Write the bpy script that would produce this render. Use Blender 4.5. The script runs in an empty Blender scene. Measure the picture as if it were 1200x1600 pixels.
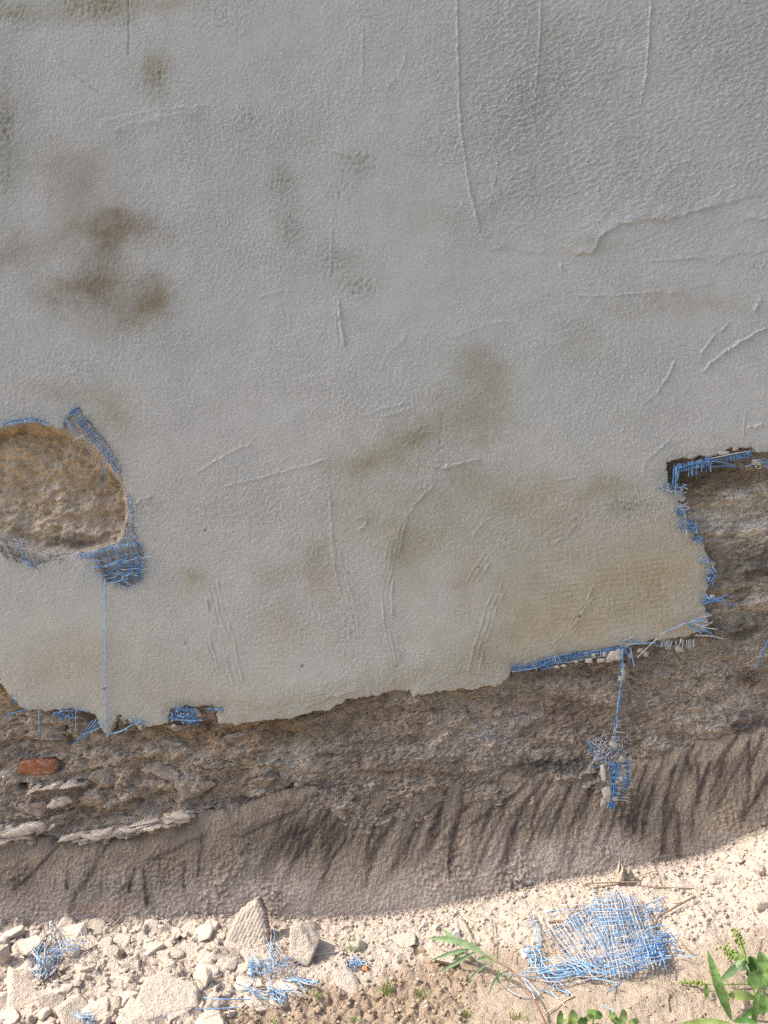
import bpy, math, random
import numpy as np

# ------------------------------------------------------------------ camera, world, sun, exposure
SC = bpy.context.scene
COL = SC.collection
CAM_Y, CAM_Z, FPX = -1.73, 0.853, 1300.0
cam = bpy.data.cameras.new('camera'); camo = bpy.data.objects.new('camera', cam); COL.objects.link(camo)
cam.sensor_fit = 'VERTICAL'; cam.sensor_height = 36.0; cam.sensor_width = 27.0
cam.lens = FPX / 1600.0 * 36.0
cam.clip_start = 0.02; cam.clip_end = 500
camo.location = (0, CAM_Y, CAM_Z); camo.rotation_euler = (math.radians(90), 0, 0)
SC.camera = camo

SUN_EL, SUN_BACK = math.radians(46), math.radians(1.25)
world = bpy.data.worlds.new('World'); SC.world = world; world.use_nodes = True
wn = world.node_tree.nodes; wl = world.node_tree.links
for n in list(wn): wn.remove(n)
wo = wn.new('ShaderNodeOutputWorld'); wb = wn.new('ShaderNodeBackground'); ws = wn.new('ShaderNodeTexSky')
ws.sky_type = 'NISHITA'; ws.sun_disc = False; ws.sun_elevation = SUN_EL
ws.sun_rotation = math.radians(270) + SUN_BACK
ws.air_density = 0.8; ws.dust_density = 5.0; ws.ozone_density = 0.8
wb.inputs['Strength'].default_value = 0.145
wl.new(ws.outputs[0], wb.inputs[0]); wl.new(wb.outputs[0], wo.inputs[0])
sun = bpy.data.lights.new('sun', 'SUN'); suno = bpy.data.objects.new('sun', sun); COL.objects.link(suno)
sun.energy = 2.5; sun.angle = math.radians(0.5); sun.color = (1.0, 0.95, 0.87)
sx = -math.cos(SUN_EL) * math.cos(SUN_BACK); sy = math.cos(SUN_EL) * math.sin(SUN_BACK); sz = math.sin(SUN_EL)
from mathutils import Vector
suno.rotation_euler = Vector((sx, sy, sz)).to_track_quat('Z', 'Y').to_euler()
suno.location = (-3, 0.2, 4)
SC.view_settings.view_transform = 'Standard'; SC.view_settings.look = 'None'
SC.view_settings.exposure = 1.05; SC.view_settings.gamma = 1.0
SC.view_settings.use_curve_mapping = False
SC.cycles.use_denoising = False; SC.cycles.use_adaptive_sampling = False; SC.cycles.denoising_prefilter = 'ACCURATE'
SC.cycles.max_bounces = 8; SC.cycles.diffuse_bounces = 5

# ------------------------------------------------------------------ numpy noise
_r = np.random.RandomState(7)
PERM = _r.permutation(512).astype(np.int32)
_a = _r.rand(512) * 2 * np.pi
GX, GY = np.cos(_a).astype(np.float32), np.sin(_a).astype(np.float32)
def _h(i, j, s): return PERM[(PERM[(i + s * 37) & 511] + j) & 511]
def perlin(x, y, s=0):
    x = np.asarray(x, np.float32); y = np.asarray(y, np.float32)
    i = np.floor(x).astype(np.int32); j = np.floor(y).astype(np.int32)
    u = x - i; v = y - j
    fu = u*u*u*(u*(u*6-15)+10); fv = v*v*v*(v*(v*6-15)+10)
    def g(a, b):
        k = _h(i+a, j+b, s); return GX[k]*(u-a) + GY[k]*(v-b)
    n0 = g(0,0)*(1-fu) + g(1,0)*fu; n1 = g(0,1)*(1-fu) + g(1,1)*fu
    return (n0*(1-fv) + n1*fv) * 1.5
def fbm(x, y, o=4, s=0, gain=0.5):
    t = 0; a = 1; f = 1; n = 0
    for k in range(o):
        t = t + a*perlin(x*f + 13.7*k, y*f - 7.1*k, s+k); n += a; a *= gain; f *= 2.03
    return t / n * 1.4
def ridged(x, y, o=4, s=0, gain=0.5):
    t = 0; a = 1; f = 1; n = 0
    for k in range(o):
        t = t + a*(1 - np.abs(perlin(x*f + 3.7*k, y*f - 9.1*k, s+k))*1.6); n += a; a *= gain; f *= 2.03
    return t / n
def worley(x, y, s=0):
    x = np.asarray(x, np.float32); y = np.asarray(y, np.float32)
    i = np.floor(x).astype(np.int32); j = np.floor(y).astype(np.int32)
    f1 = np.full(x.shape, 9, np.float32); f2 = f1.copy(); idn = np.zeros(x.shape, np.float32); OX = f1*0; OY = f1*0
    for a in (-1,0,1):
        for b in (-1,0,1):
            k = _h(i+a, j+b, s); k2 = _h(i+a+91, j+b+17, s+3)
            dx = i+a+k/512.0 - x; dy = j+b+k2/512.0 - y
            d = np.sqrt(dx*dx+dy*dy).astype(np.float32)
            n = d < f1
            OX = np.where(n, dx, OX); OY = np.where(n, dy, OY)
            f2 = np.where(n, f1, np.minimum(f2, d)); idn = np.where(n, k/512.0, idn); f1 = np.where(n, d, f1)
    worley.tilt = OX*np.cos(idn*40) + OY*np.sin(idn*40)
    return f1, f2, idn
def sstep(a, b, x):
    t = np.clip((x-a)/(b-a), 0, 1); return t*t*(3-2*t)
def seg_dist(P, Q, poly, closed=False):
    """distance of points to polyline, signed side (+ = left of travel in px space, y down) and arc parameter 0..1"""
    best = np.full(P.shape, 1e9, np.float32); side = np.zeros(P.shape, np.float32); par = np.zeros(P.shape, np.float32)
    pts = list(poly) + ([poly[0]] if closed else [])
    L = [math.dist(pts[k], pts[k+1]) for k in range(len(pts)-1)]; T = sum(L); acc = 0
    for k in range(len(pts)-1):
        (x0,y0),(x1,y1) = pts[k], pts[k+1]
        dx, dy = x1-x0, y1-y0; l2 = dx*dx+dy*dy+1e-9
        t = np.clip(((P-x0)*dx + (Q-y0)*dy)/l2, 0, 1)
        ex = P-(x0+t*dx); ey = Q-(y0+t*dy)
        d = np.sqrt(ex*ex+ey*ey); n = d < best
        best = np.where(n, d, best); side = np.where(n, np.sign(dx*ey - dy*ex), side); par = np.where(n, (acc+t*L[k])/T, par)
        acc += L[k]
    return best, side, par
def inside(P, Q, poly):
    r = np.zeros(P.shape, bool); n = len(poly)
    for k in range(n):
        (x0,y0),(x1,y1) = poly[k], poly[(k+1)%n]
        if y0 == y1: continue
        c = ((y0 > Q) != (y1 > Q)) & (P < (x1-x0)*(Q-y0)/(y1-y0)+x0)
        r ^= c
    return r
def sdf(P, Q, poly):
    d, _, _ = seg_dist(P, Q, poly, True)
    return np.where(inside(P, Q, poly), -d, d)

# ------------------------------------------------------------------ object helpers
def link(o, parent=None):
    COL.objects.link(o)
    if parent is not None: o.parent = parent
    return o
def mesh_obj(name, V, F, mats, parent=None, smooth=True, mi=None, col=None, rnd=None):
    me = bpy.data.meshes.new(name)
    V = np.asarray(V, np.float32)
    if isinstance(F, np.ndarray) and F.ndim == 2:
        nf, k = F.shape
        me.vertices.add(len(V)); me.vertices.foreach_set('co', V.ravel())
        me.loops.add(nf*k); me.loops.foreach_set('vertex_index', F.astype(np.int32).ravel())
        me.polygons.add(nf); me.polygons.foreach_set('loop_start', np.arange(0, nf*k, k, dtype=np.int32))
        me.update(calc_edges=True)
    else:
        me.from_pydata(V.tolist(), [], F)
    if not isinstance(mats, (list, tuple)): mats = [mats]
    for m in mats: me.materials.append(m)
    if mi is not None: me.polygons.foreach_set('material_index', np.asarray(mi, np.int32))
    me.polygons.foreach_set('use_smooth', np.full(len(me.polygons), smooth, bool))
    if col is not None:
        a = me.attributes.new('Col', 'FLOAT_COLOR', 'POINT')
        c = np.ones((len(V), 4), np.float32); c[:, :3] = col
        a.data.foreach_set('color', c.ravel())
    me.validate(); me.update()
    return link(bpy.data.objects.new(name, me), parent)
def tag(o, label, cat, group=None):
    o['label'] = label; o['category'] = cat
    if group: o['group'] = group
    return o
def thing(name, loc, label, cat, group=None):
    o = link(bpy.data.objects.new(name, None)); o.location = loc; o.empty_display_size = 0.02
    bpy.context.view_layer.update()
    return tag(o, label, cat, group)

# ------------------------------------------------------------------ materials (all procedural)
def new_mat(name):
    m = bpy.data.materials.new(name); m.use_nodes = True
    nt = m.node_tree; b = nt.nodes['Principled BSDF']
    b.inputs['Specular IOR Level'].default_value = 0.15
    return m, nt, b
def earthy(name, base=None, var=0.25, scales=(60, 260), bumps=((120, 0.003, 0.5), (420, 0.0012, 0.6)), rough=0.95, tint=None, coarse=False, voro=None):
    """base None = uses the mesh's Col attribute. var = albedo mottling; bumps = (scale, distance, strength)"""
    m, nt, b = new_mat(name); N = nt.nodes; Lk = nt.links
    tc = N.new('ShaderNodeNewGeometry')
    if base is None:
        src = N.new('ShaderNodeAttribute'); src.attribute_name = 'Col'; csock = src.outputs['Color']
    else:
        src = N.new('ShaderNodeRGB'); src.outputs[0].default_value = (*base, 1); csock = src.outputs[0]
    for k, s in enumerate(scales):
        nz = N.new('ShaderNodeTexNoise'); nz.inputs['Scale'].default_value = s; nz.inputs['Detail'].default_value = 5
        nz.inputs['Roughness'].default_value = 0.65
        Lk.new(tc.outputs['Position'], nz.inputs['Vector'])
        mr = N.new('ShaderNodeMapRange'); mr.inputs[1].default_value = 0.3; mr.inputs[2].default_value = 0.7
        v = var if k == 0 else var*0.8
        mr.inputs[3].default_value = 1-v; mr.inputs[4].default_value = 1+v*0.8
        Lk.new(nz.outputs['Fac'], mr.inputs[0])
        mx = N.new('ShaderNodeVectorMath'); mx.operation = 'SCALE'
        Lk.new(csock, mx.inputs[0]); Lk.new(mr.outputs[0], mx.inputs['Scale']); csock = mx.outputs[0]
    if tint:
        oi = N.new('ShaderNodeObjectInfo'); mr = N.new('ShaderNodeMapRange')
        mr.inputs[3].default_value = 1-tint; mr.inputs[4].default_value = 1+tint
        Lk.new(oi.outputs['Random'], mr.inputs[0])
        mx = N.new('ShaderNodeVectorMath'); mx.operation = 'SCALE'
        Lk.new(csock, mx.inputs[0]); Lk.new(mr.outputs[0], mx.inputs['Scale']); csock = mx.outputs[0]
    Lk.new(csock, b.inputs['Base Color'])
    b.inputs['Roughness'].default_value = rough
    prev = None
    for (s, dist, st) in bumps:
        nz = N.new('ShaderNodeTexNoise'); nz.inputs['Scale'].default_value = s; nz.inputs['Detail'].default_value = 3
        nz.inputs['Roughness'].default_value = 0.6
        Lk.new(tc.outputs['Position'], nz.inputs['Vector'])
        bp = N.new('ShaderNodeBump'); bp.inputs['Distance'].default_value = dist; bp.inputs['Strength'].default_value = st
        if coarse:
            at = N.new('ShaderNodeAttribute'); at.attribute_name = 'Grain'
            mu = N.new('ShaderNodeMath'); mu.operation = 'MULTIPLY'
            Lk.new(nz.outputs['Fac'], mu.inputs[0]); Lk.new(at.outputs['Fac'], mu.inputs[1]); Lk.new(mu.outputs[0], bp.inputs['Height'])
        else:
            Lk.new(nz.outputs['Fac'], bp.inputs['Height'])
        if prev: Lk.new(prev, bp.inputs['Normal'])
        prev = bp.outputs[0]
    Lk.new(prev, b.inputs['Normal'])
    return m
def plain(name, base, rough=0.6, var=0.15, scale=150, trans=0.0):
    m, nt, b = new_mat(name); N = nt.nodes; Lk = nt.links
    tc = N.new('ShaderNodeTexCoord'); nz = N.new('ShaderNodeTexNoise'); nz.inputs['Scale'].default_value = scale
    nz.inputs['Detail'].default_value = 3
    Lk.new(tc.outputs['Object'], nz.inputs['Vector'])
    r = N.new('ShaderNodeValToRGB'); r.color_ramp.elements[0].position = 0.3; r.color_ramp.elements[1].position = 0.7
    r.color_ramp.elements[0].color = (*[c*(1-var) for c in base], 1); r.color_ramp.elements[1].color = (*[min(1, c*(1+var)) for c in base], 1)
    Lk.new(nz.outputs['Fac'], r.inputs[0]); Lk.new(r.outputs[0], b.inputs['Base Color'])
    b.inputs['Roughness'].default_value = rough
    if trans:
        t = N.new('ShaderNodeBsdfTranslucent'); ms = N.new('ShaderNodeMixShader'); ms.inputs[0].default_value = trans
        Lk.new(r.outputs[0], t.inputs[0]); Lk.new(b.outputs[0], ms.inputs[1]); Lk.new(t.outputs[0], ms.inputs[2])
        Lk.new(ms.outputs[0], N['Material Output'].inputs[0])
    return m

M_PLASTER = earthy('grey_render', None, 0.05, (25, 190), ((150, 0.0028, 0.8), (320, 0.0022, 0.85)), 0.9, coarse=True)
M_MASON = earthy('old_masonry', None, 0.20, (70, 330), ((70, 0.006, 0.7), (190, 0.0042, 0.8), (380, 0.002, 0.8)))
M_CLAY = earthy('clay', None, 0.18, (60, 300), ((80, 0.006, 0.7), (220, 0.003, 0.7)))
M_CLAYL = earthy('clay_lump', (0.55, 0.45, 0.33), 0.22, (60, 260), ((80, 0.006, 0.7), (220, 0.003, 0.7)))
M_PLINTH = earthy('dusty_mortar', None, 0.12, (70, 420), ((95, 0.003, 0.7), (210, 0.0034, 0.8), (400, 0.002, 0.8)))
M_BRICK = earthy('red_brick', None, 0.25, (60, 300), ((150, 0.003, 0.6), (500, 0.001, 0.6)))
M_CORE = earthy('wall_filling', (0.3, 0.27, 0.24))
M_GROUND = earthy('dusty_earth', None, 0.12, (60, 350), ((150, 0.006, 0.8), (420, 0.003, 0.9)))
M_CHUNK = earthy('cream_rubble', (0.60, 0.505, 0.41), 0.12, (40, 260), ((110, 0.006, 0.7), (330, 0.003, 0.9)), tint=0.10)
M_CHUNK_GREY = earthy('grey_rubble', (0.55, 0.47, 0.385), 0.12, (40, 260), ((110, 0.003, 0.5), (330, 0.0016, 0.7)), tint=0.08)
M_CHUNK_SOIL = earthy('soil_clod', (0.38, 0.29, 0.21), 0.15, (40, 260), ((110, 0.004, 0.6), (330, 0.002, 0.8)), tint=0.1)
M_WHITE = earthy('white_stone', (0.74, 0.70, 0.64), 0.06, (40, 260), ((110, 0.002, 0.4), (330, 0.001, 0.5)))
M_SHARD = earthy('brick_shard', (0.42, 0.22, 0.10), 0.15, (60, 300))
M_CRUMB = earthy('plaster_crumb', (0.46, 0.42, 0.36), 0.1, (60, 300))
M_BLUE = plain('blue_mesh', (0.11, 0.26, 0.50), 0.45, 0.3, 120)
M_SKY = plain('light_blue_mesh', (0.28, 0.47, 0.70), 0.5, 0.25, 120)
M_DUSTY = plain('dusty_mesh', (0.50, 0.50, 0.52), 0.8, 0.2, 160)
M_DARKNET = plain('grimy_mesh', (0.16, 0.15, 0.16), 0.8, 0.3, 160)
M_TWIG = plain('dry_twig', (0.26, 0.20, 0.14), 0.9, 0.3, 200)
M_STRAW = plain('straw', (0.52, 0.43, 0.30), 0.8, 0.2, 200)
M_HUSK = plain('dry_husk', (0.55, 0.47, 0.37), 0.8, 0.2, 120, 0.2)
M_LEAF = plain('green_leaf', (0.155, 0.255, 0.08), 0.65, 0.4, 120, 0.3)
M_LEAF_PALE = plain('pale_leaf', (0.27, 0.36, 0.12), 0.5, 0.2, 90, 0.3)
M_LEAF_GREY = plain('grey_green_leaf', (0.20, 0.29, 0.15), 0.55, 0.2, 90, 0.2)
M_LEAF_DARK = plain('dark_leaf', (0.08, 0.18, 0.045), 0.5, 0.25, 90, 0.2)
M_BUD = plain('yellow_bud', (0.30, 0.35, 0.11), 0.6, 0.3, 300, 0.2)
M_STALK = plain('red_stalk', (0.26, 0.15, 0.10), 0.6, 0.2, 120)

# ------------------------------------------------------------------ coordinates
def to_px(X, Y, Z):
    d = Y - CAM_Y
    return 600 + X*FPX/d, 800 + (CAM_Z - Z)*FPX/d
def wall_pt(px, py, y=0.0):
    d = y - CAM_Y
    return (px-600)*d/FPX, y, CAM_Z - (py-800)*d/FPX

def axis(dense0, dense1, step, lo, hi, grow=1.18):
    a = list(np.arange(dense0, dense1+step*0.5, step))
    s = step; v = dense1
    right = []
    while v < hi: s *= grow; v += s; right.append(min(v, hi))
    s = step; v = dense0; left = []
    while v > lo: s *= grow; v -= s; left.append(max(v, lo))
    return np.array(left[::-1] + a + right, np.float32)

def sheet(name, X, Y, Z, keep, col, mat, parent, rim=None, grain=None):
    """quad sheet from 2-D vertex arrays, keeping some faces; rim = extrude open edges back to this y"""
    nz, nx = X.shape
    idx = np.arange(nz*nx).reshape(nz, nx)
    F = np.stack([idx[:-1,:-1], idx[:-1,1:], idx[1:,1:], idx[1:,:-1]], -1)[keep]
    used = np.zeros(nz*nx, bool); used[F.ravel()] = True
    new = np.cumsum(used)-1
    V = np.stack([X.ravel(), Y.ravel(), Z.ravel()], -1)[used]; F = new[F]; C = col.reshape(-1,3)[used]
    G = None if grain is None else grain.ravel()[used]
    if rim is not None:
        E = np.concatenate([F[:,[0,1]], F[:,[1,2]], F[:,[2,3]], F[:,[3,0]]])
        key = np.minimum(E[:,0],E[:,1]).astype(np.int64)*len(V) + np.maximum(E[:,0],E[:,1])
        _, inv, cnt = np.unique(key, return_inverse=True, return_counts=True)
        B = E[cnt[inv] == 1]
        bv = np.unique(B); m = np.full(len(V), -1); m[bv] = np.arange(len(bv))
        n0 = len(V); top = V[bv].copy(); bot = V[bv].copy(); bot[:,1] = rim
        V = np.concatenate([V, top, bot]); C = np.concatenate([C, C[bv]*0.97, C[bv]*0.97])
        if G is not None: G = np.concatenate([G, G[bv], G[bv]])
        a, b = n0+m[B[:,0]], n0+m[B[:,1]]
        F = np.concatenate([F, np.stack([b, a, a+len(bv), b+len(bv)], -1)])
    o = mesh_obj(name, V, F, mat, parent, True, None, C)
    if G is not None:
        at = o.data.attributes.new('Grain', 'FLOAT', 'POINT'); at.data.foreach_set('value', G.astype(np.float32))
    return o

# ------------------------------------------------------------------ outlines read off the photograph (pixels of 1200 x 1600)
EDGE = [(-1900,1085),(-400,1062),(-160,1040),(-60,1020),(-20,1035),(0,1060),(6,1078),(14,1088),(25,1096),(30,1106),(44,1112),(85,1110),(110,1108),(130,1112),
 (148,1120),(155,1135),(167,1150),(174,1140),(184,1118),(192,1124),(212,1126),(228,1133),(262,1131),(263,1110),(290,1105),(318,1106),(330,1104),(350,1108),
 (338,1116),(341,1131),(375,1132),(400,1128),(455,1122),(470,1118),(500,1112),(520,1107),(540,1095),(560,1090),(578,1091),(588,1085),(606,1083),
 (620,1078),(640,1080),(647,1091),(660,1087),(680,1080),(715,1079),(750,1076),(780,1072),(796,1060),(800,1044),(830,1040),(850,1034),(880,1026),
 (920,1018),(970,1012),(1000,1005),(1035,1000),(1060,996),(1085,990),(1101,984),(1108,973),(1105,960),(1101,945),(1105,925),(1110,915),
 (1108,905),(1113,895),(1118,880),(1106,870),(1100,850),(1090,842),(1085,820),(1071,810),(1072,795),(1063,785),(1067,770),(1056,765),(1045,761),
 (1047,745),(1043,722),(1060,718),(1085,714),(1110,712),(1130,705),(1147,699),(1174,698),(1181,707),(1200,704),(1300,700),(1400,690),(1500,720),
 (1520,900),(1560,1030),(1700,1050),(2600,1060)]
COAT = EDGE + [(2600,-900),(-1900,-900)]
HOLE = [(-160,680),(-60,672),(0,668),(15,664),(35,661),(55,657),(64,662),(82,668),(98,671),(103,650),(112,639),(127,640),(136,655),(147,668),(157,680),(167,695),(176,708),(187,726),
 (191,748),(197,765),(203,780),(206,800),(210,815),(213,835),(216,848),(222,856),(222,886),(216,906),(200,917),(186,912),(168,908),(163,890),(154,878),(140,868),
 (122,864),(100,866),(82,872),(62,884),(54,888),(44,878),(20,868),(0,862),(-80,850),(-170,800)]
PLINTH_TOP = [(-1900,1330),(-100,1322),(0,1318),(60,1314),(110,1318),(150,1316),(200,1306),(250,1293),(300,1279),(340,1270),(390,1262),(420,1247),(470,1232),(540,1231),(590,1223),(650,1230),
 (690,1222),(706,1217),(760,1214),(810,1206),(860,1199),(905,1206),(950,1196),(1000,1190),(1050,1170),(1120,1152),(1200,1135),(1400,1120),(2600,1120)]
FOOT = [(-1900,1448),(0,1447),(230,1441),(450,1433),(560,1432),(640,1422),(750,1402),(850,1380),(950,1362),(1000,1353),(1060,1345),(1100,1335),(1150,1315),(1200,1291),(1260,1272),(2600,1240)]
FOOT_Y = -0.04
_fx = np.array([(p[0]-600)*(FOOT_Y-CAM_Y)/FPX for p in FOOT]); _fz = np.array([CAM_Z-(p[1]-800)*(FOOT_Y-CAM_Y)/FPX for p in FOOT])
def foot_z(x): return np.interp(x, _fx, _fz)

# ------------------------------------------------------------------ the wall
wall = thing('house_wall', (0, 0.1, 0), 'grey rendered house wall with a broken lower edge and bare rubble base', 'wall')
def wpart(o, label=None):
    o.parent = wall; o.matrix_parent_inverse = wall.matrix_world.inverted()
    if label: o['label'] = label
    return o

# --- grey render coat
xs = axis(-0.88, 0.88, 0.0020, -3.4, 2.6); zs = axis(0.38, 2.0, 0.0020, 0.1, 2.75)
X, Z = np.meshgrid(xs, zs)
PX, PY = to_px(X, 0*X, Z)
sd = np.maximum(sdf(PX, PY, COAT), -sdf(PX, PY, HOLE))
jit = 4.0*fbm(PX/22, PY/22, 3, 3) + 1.5*perlin(PX/5, PY/5, 9)
sd = sd + jit
H = 0.004*fbm(X*2.2, Z*2.2, 3, 11) + 0.0012*fbm(X*9, Z*9, 3, 12)
def window(poly, m):
    x0 = min(p[0] for p in poly)-m; x1 = max(p[0] for p in poly)+m; y0 = min(p[1] for p in poly)-m; y1 = max(p[1] for p in poly)+m
    i0, i1 = np.searchsorted(PX[0], [x0, x1]); pyc = PY[:,0][::-1]
    j0, j1 = np.searchsorted(pyc, [y0, y1]); n = len(pyc)
    return slice(max(0, n-j1), max(1, n-j0)), slice(i0, i1)
def ridge(poly, A, w, taper=0.15, rough=0.75):
    s = window(poly, w*5+6)
    if X[s].size == 0: return
    wob = 1.6*perlin(PX[s]/14, PY[s]/14, 21)
    d, _, t = seg_dist(PX[s]+wob, PY[s]+wob*0.7, poly)
    k = sstep(0, taper, t)*sstep(0, taper, 1-t)*(1-rough+rough*(perlin(PX[s]/7, PY[s]/7, 5)+0.6))
    H[s] += 1.25*A*np.exp(-(d/(0.75*w))**2)*np.clip(k*1.2-0.12, 0, 1)
def ledge(poly, A, L, sgn, taper=0.12):
    s = window(poly, L*4+10)
    if X[s].size == 0: return
    wob = 3.0*fbm(PX[s]/18, PY[s]/18, 3, 31)
    d, sd_, t = seg_dist(PX[s]+wob, PY[s]+wob, poly)
    k = sstep(0, taper, t)*sstep(0, taper, 1-t)
    H[s] += 1.3*A*np.exp(-d/L)*(0.7+0.6*perlin(PX[s]/20, PY[s]/20, 33))*sstep(-1.2, 1.2, sd_*sgn*d)*k
# trowel ridges and scratches
for poly, A, w in [
 ([(713,-40),(714,30),(716,100),(719,190),(725,240),(733,290),(743,335),(755,388)], 0.0032, 2.2),
 ([(846,-40),(845,30),(842,80),(835,168)], 0.0024, 1.9), ([(828,20),(820,70),(807,112)], 0.0014, 1.6),
 ([(872,50),(872,120),(850,195),(830,215)], 0.0012, 1.5),
 ([(1019,-40),(1015,60),(1009,120),(999,175)], 0.0030, 2.0), ([(999,175),(996,260)], 0.0010, 1.5),
 ([(1205,508),(1180,521),(1140,545),(1112,567),(1093,587)], 0.0042, 2.2), ([(1140,502),(1115,528),(1090,556)], 0.0026, 1.8),
 ([(1058,560),(1040,592),(1024,616)], 0.0036, 2.0), ([(1024,616),(1000,634)], 0.0014, 1.6), ([(1190,466),(1178,488)], 0.0035, 2.2),
 ([(567,30),(567,100),(566,160)], 0.0014, 1.8), ([(637,72),(630,105),(614,128),(600,142)], 0.0013, 1.8),
 ([(527,455),(532,500),(538,548)], 0.0030, 2.6), ([(519,330),(516,440)], 0.0012, 2.4), ([(523,460),(527,540)], 0.0012, 2.0),
 ([(1052,684),(1030,702),(1008,722),(1003,742)], 0.0020, 2.2), ([(1195,662),(1180,668),(1165,666)], 0.0035, 2.4),
 ([(868,752),(902,746)], 0.0018, 2.2), ([(665,728),(695,731),(730,722),(762,714)], 0.0024, 2.2), ([(690,735),(700,726),(760,722)], 0.0016, 2),
 ([(692,640),(690,672),(686,706)], -0.0022, 2.0), ([(680,755),(664,772),(648,788),(640,805)], 0.0026, 2.2), ([(660,760),(672,765)], 0.0018, 2),
 ([(200,-20),(201,50),(201,96)], -0.0026, 1.8), ([(107,112),(135,131),(166,153)], -0.0024, 1.8),
 ([(520,716),(470,730),(400,748),(335,765)], 0.0016, 2.4), ([(405,690),(370,702),(345,716),(300,742)], 0.0015, 2.4),
 ([(560,822),(556,812),(566,806),(574,812),(570,824),(556,830)], 0.0022, 2.2), ([(216,800),(212,788),(222,780),(240,774)], 0.0026, 2.0),
 ([(590,640),(640,628)], 0.0016, 2.2), ([(595,652),(650,636)], 0.0014, 2.2), ([(400,465),(435,455),(460,452)], 0.0014, 2.2),
 ([(876,412),(879,424)], 0.0034, 3.0), ([(700,530),(760,508),(800,500)], 0.0010, 2.4), ([(735,840),(748,825),(770,806)], 0.0012, 2.4),
 ([(515,760),(518,830),(524,900)], 0.0016, 2.6), ([(780,240),(770,300),(762,330)], 0.0012, 1.8), ([(640,520),(600,560),(590,590)], 0.0008, 2.4),
 ([(1165,640),(1160,690)], 0.0014, 1.8), ([(970,400),(1000,410),(1060,404),(1110,402)], 0.0012, 2.2), ([(890,462),(960,462),(1020,456),(1090,460)], 0.0014, 2.2),
 ([(470,590),(520,585)], 0.0008, 3), ([(300,430),(250,470)], 0.0006, 3)]:
    ridge(poly, A, w)
# edges where one trowelled layer overlaps the next (thicker above)
for poly, A, L, sg in [
 ([(745,372),(765,390),(800,388),(822,396),(860,398)], 0.0014, 18, -1), ([(870,398),(922,397),(940,372),(962,354),(1000,346),(1022,342),(1040,346),(1066,338),(1100,328),(1150,316),(1205,298)], 0.0034, 22, -1),
 ([(1050,410),(1090,404),(1120,412),(1150,398),(1205,392)], 0.0016, 16, -1), ([(1040,462),(1080,452),(1120,440)], 0.0012, 14, -1),
 ([(1205,345),(1190,346),(1176,340),(1160,350)], 0.0022, 10, 1), ([(500,235),(560,250),(580,240)], 0.0016, 14, -1),
 ([(150,190),(210,175),(300,165),(330,160)], 0.0018, 12, 1), ([(160,205),(250,180),(320,172)], 0.0014, 10, 1),
 ([(640,800),(632,830),(620,850)], 0.0018, 20, 1), ([(690,1060),(730,1050),(770,1058)], 0.0016, 14, -1), ([(470,1110),(520,1090),(570,1078)], 0.0020, 18, -1)]:
    ledge(poly, A, L, sg)
# combed marks left by a notched trowel
for poly, wd, n, A in [
 ([(626,830),(613,878),(604,930),(607,980),(619,1030),(628,1062)], 24, 6, 0.0016),
 ([(332,900),(343,955),(358,1010),(374,1080)], 30, 6, 0.0012), ([(322,925),(330,1000),(345,1060)], 14, 3, 0.0012),
 ([(520,850),(533,900),(548,950),(556,1010)], 18, 4, 0.0013), ([(640,800),(622,860),(610,900)], 14, 3, 0.0012),
 ([(765,868),(750,888),(735,912)], 24, 5, 0.0014), ([(790,898),(766,955),(748,1015),(738,1062)], 20, 4, 0.0013),
 ([(942,898),(922,938),(893,982),(862,1010)], 12, 3, 0.0013), ([(905,800),(880,830),(850,850)], 26, 5, 0.0008), ([(460,1090),(490,1086),(522,1080)], 14, 4, 0.001)]:
    s = window(poly, wd+8)
    d, sd_, t = seg_dist(PX[s]+1.5*perlin(PX[s]/30, PY[s]/30, 8), PY[s], poly)
    k = sstep(0, 0.12, t)*sstep(0, 0.15, 1-t)*sstep(wd*0.62, wd*0.42, d)*(0.55+0.6*perlin(PX[s]/16, PY[s]/40, 41))
    H[s] += 2.3*A*np.maximum(np.cos(d*sd_*2*np.pi*n*0.62/wd + 1.6*perlin(PX[s]/25, PY[s]/60, 42)), 0)**1.5*np.clip(k, 0, 1)*np.clip(0.7+1.2*perlin(PX[s]/9, PY[s]/30, 43), 0, 1.2)
# mesh imprint showing through the thin coat at the lower right, pitted spots
imp = np.exp(-(((PX-950)/150)**2+((PY-925)/75)**2)**2) + 0.5*np.exp(-(((PX-820)/90)**2+((PY-790)/60)**2)) + 0.4*np.exp(-(((PX-300)/140)**2+((PY-1060)/40)**2))
H += 0.00035*imp*(np.sin((PY+0.12*PX+3*perlin(PX/60, PY/60, 14))*2*np.pi/8.2) + 0.35*np.sin((PX-0.1*PY)*2*np.pi/8.2))*(0.6+perlin(PX/30, PY/30, 15))
rough = np.zeros_like(X)
for cx, cy, rx, ry, a in [(244,116,18,26,1),(440,290,22,24,.8),(452,350,16,26,.9),(518,408,20,22,1),(560,448,28,18,1),(8,200,16,40,1),(8,280,14,30,.8),(150,4,60,30,1),(20,20,30,20,.7),(388,190,14,30,.8),
   (980,790,34,16,1.1),(1185,415,24,14,.8),(560,255,34,26,.8),(535,300,26,18,.7),(350,30,40,30,.6),(540,1000,14,50,.4),(230,790,25,16,.8),(675,100,40,60,.3),(700,230,40,40,.5),(820,150,30,60,.5),(110,570,60,25,.5)]:
    rough += a*np.exp(-((PX-cx)/rx)**2-((PY-cy)/ry)**2)
H -= 0.0028*rough*np.clip(perlin(PX/5.5, PY/6.5, 16)+0.1, 0, 1)
# the coat thins and curls a little at the broken edge
H += -0.004*np.exp(np.minimum(sd, 0)/9.0)
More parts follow.
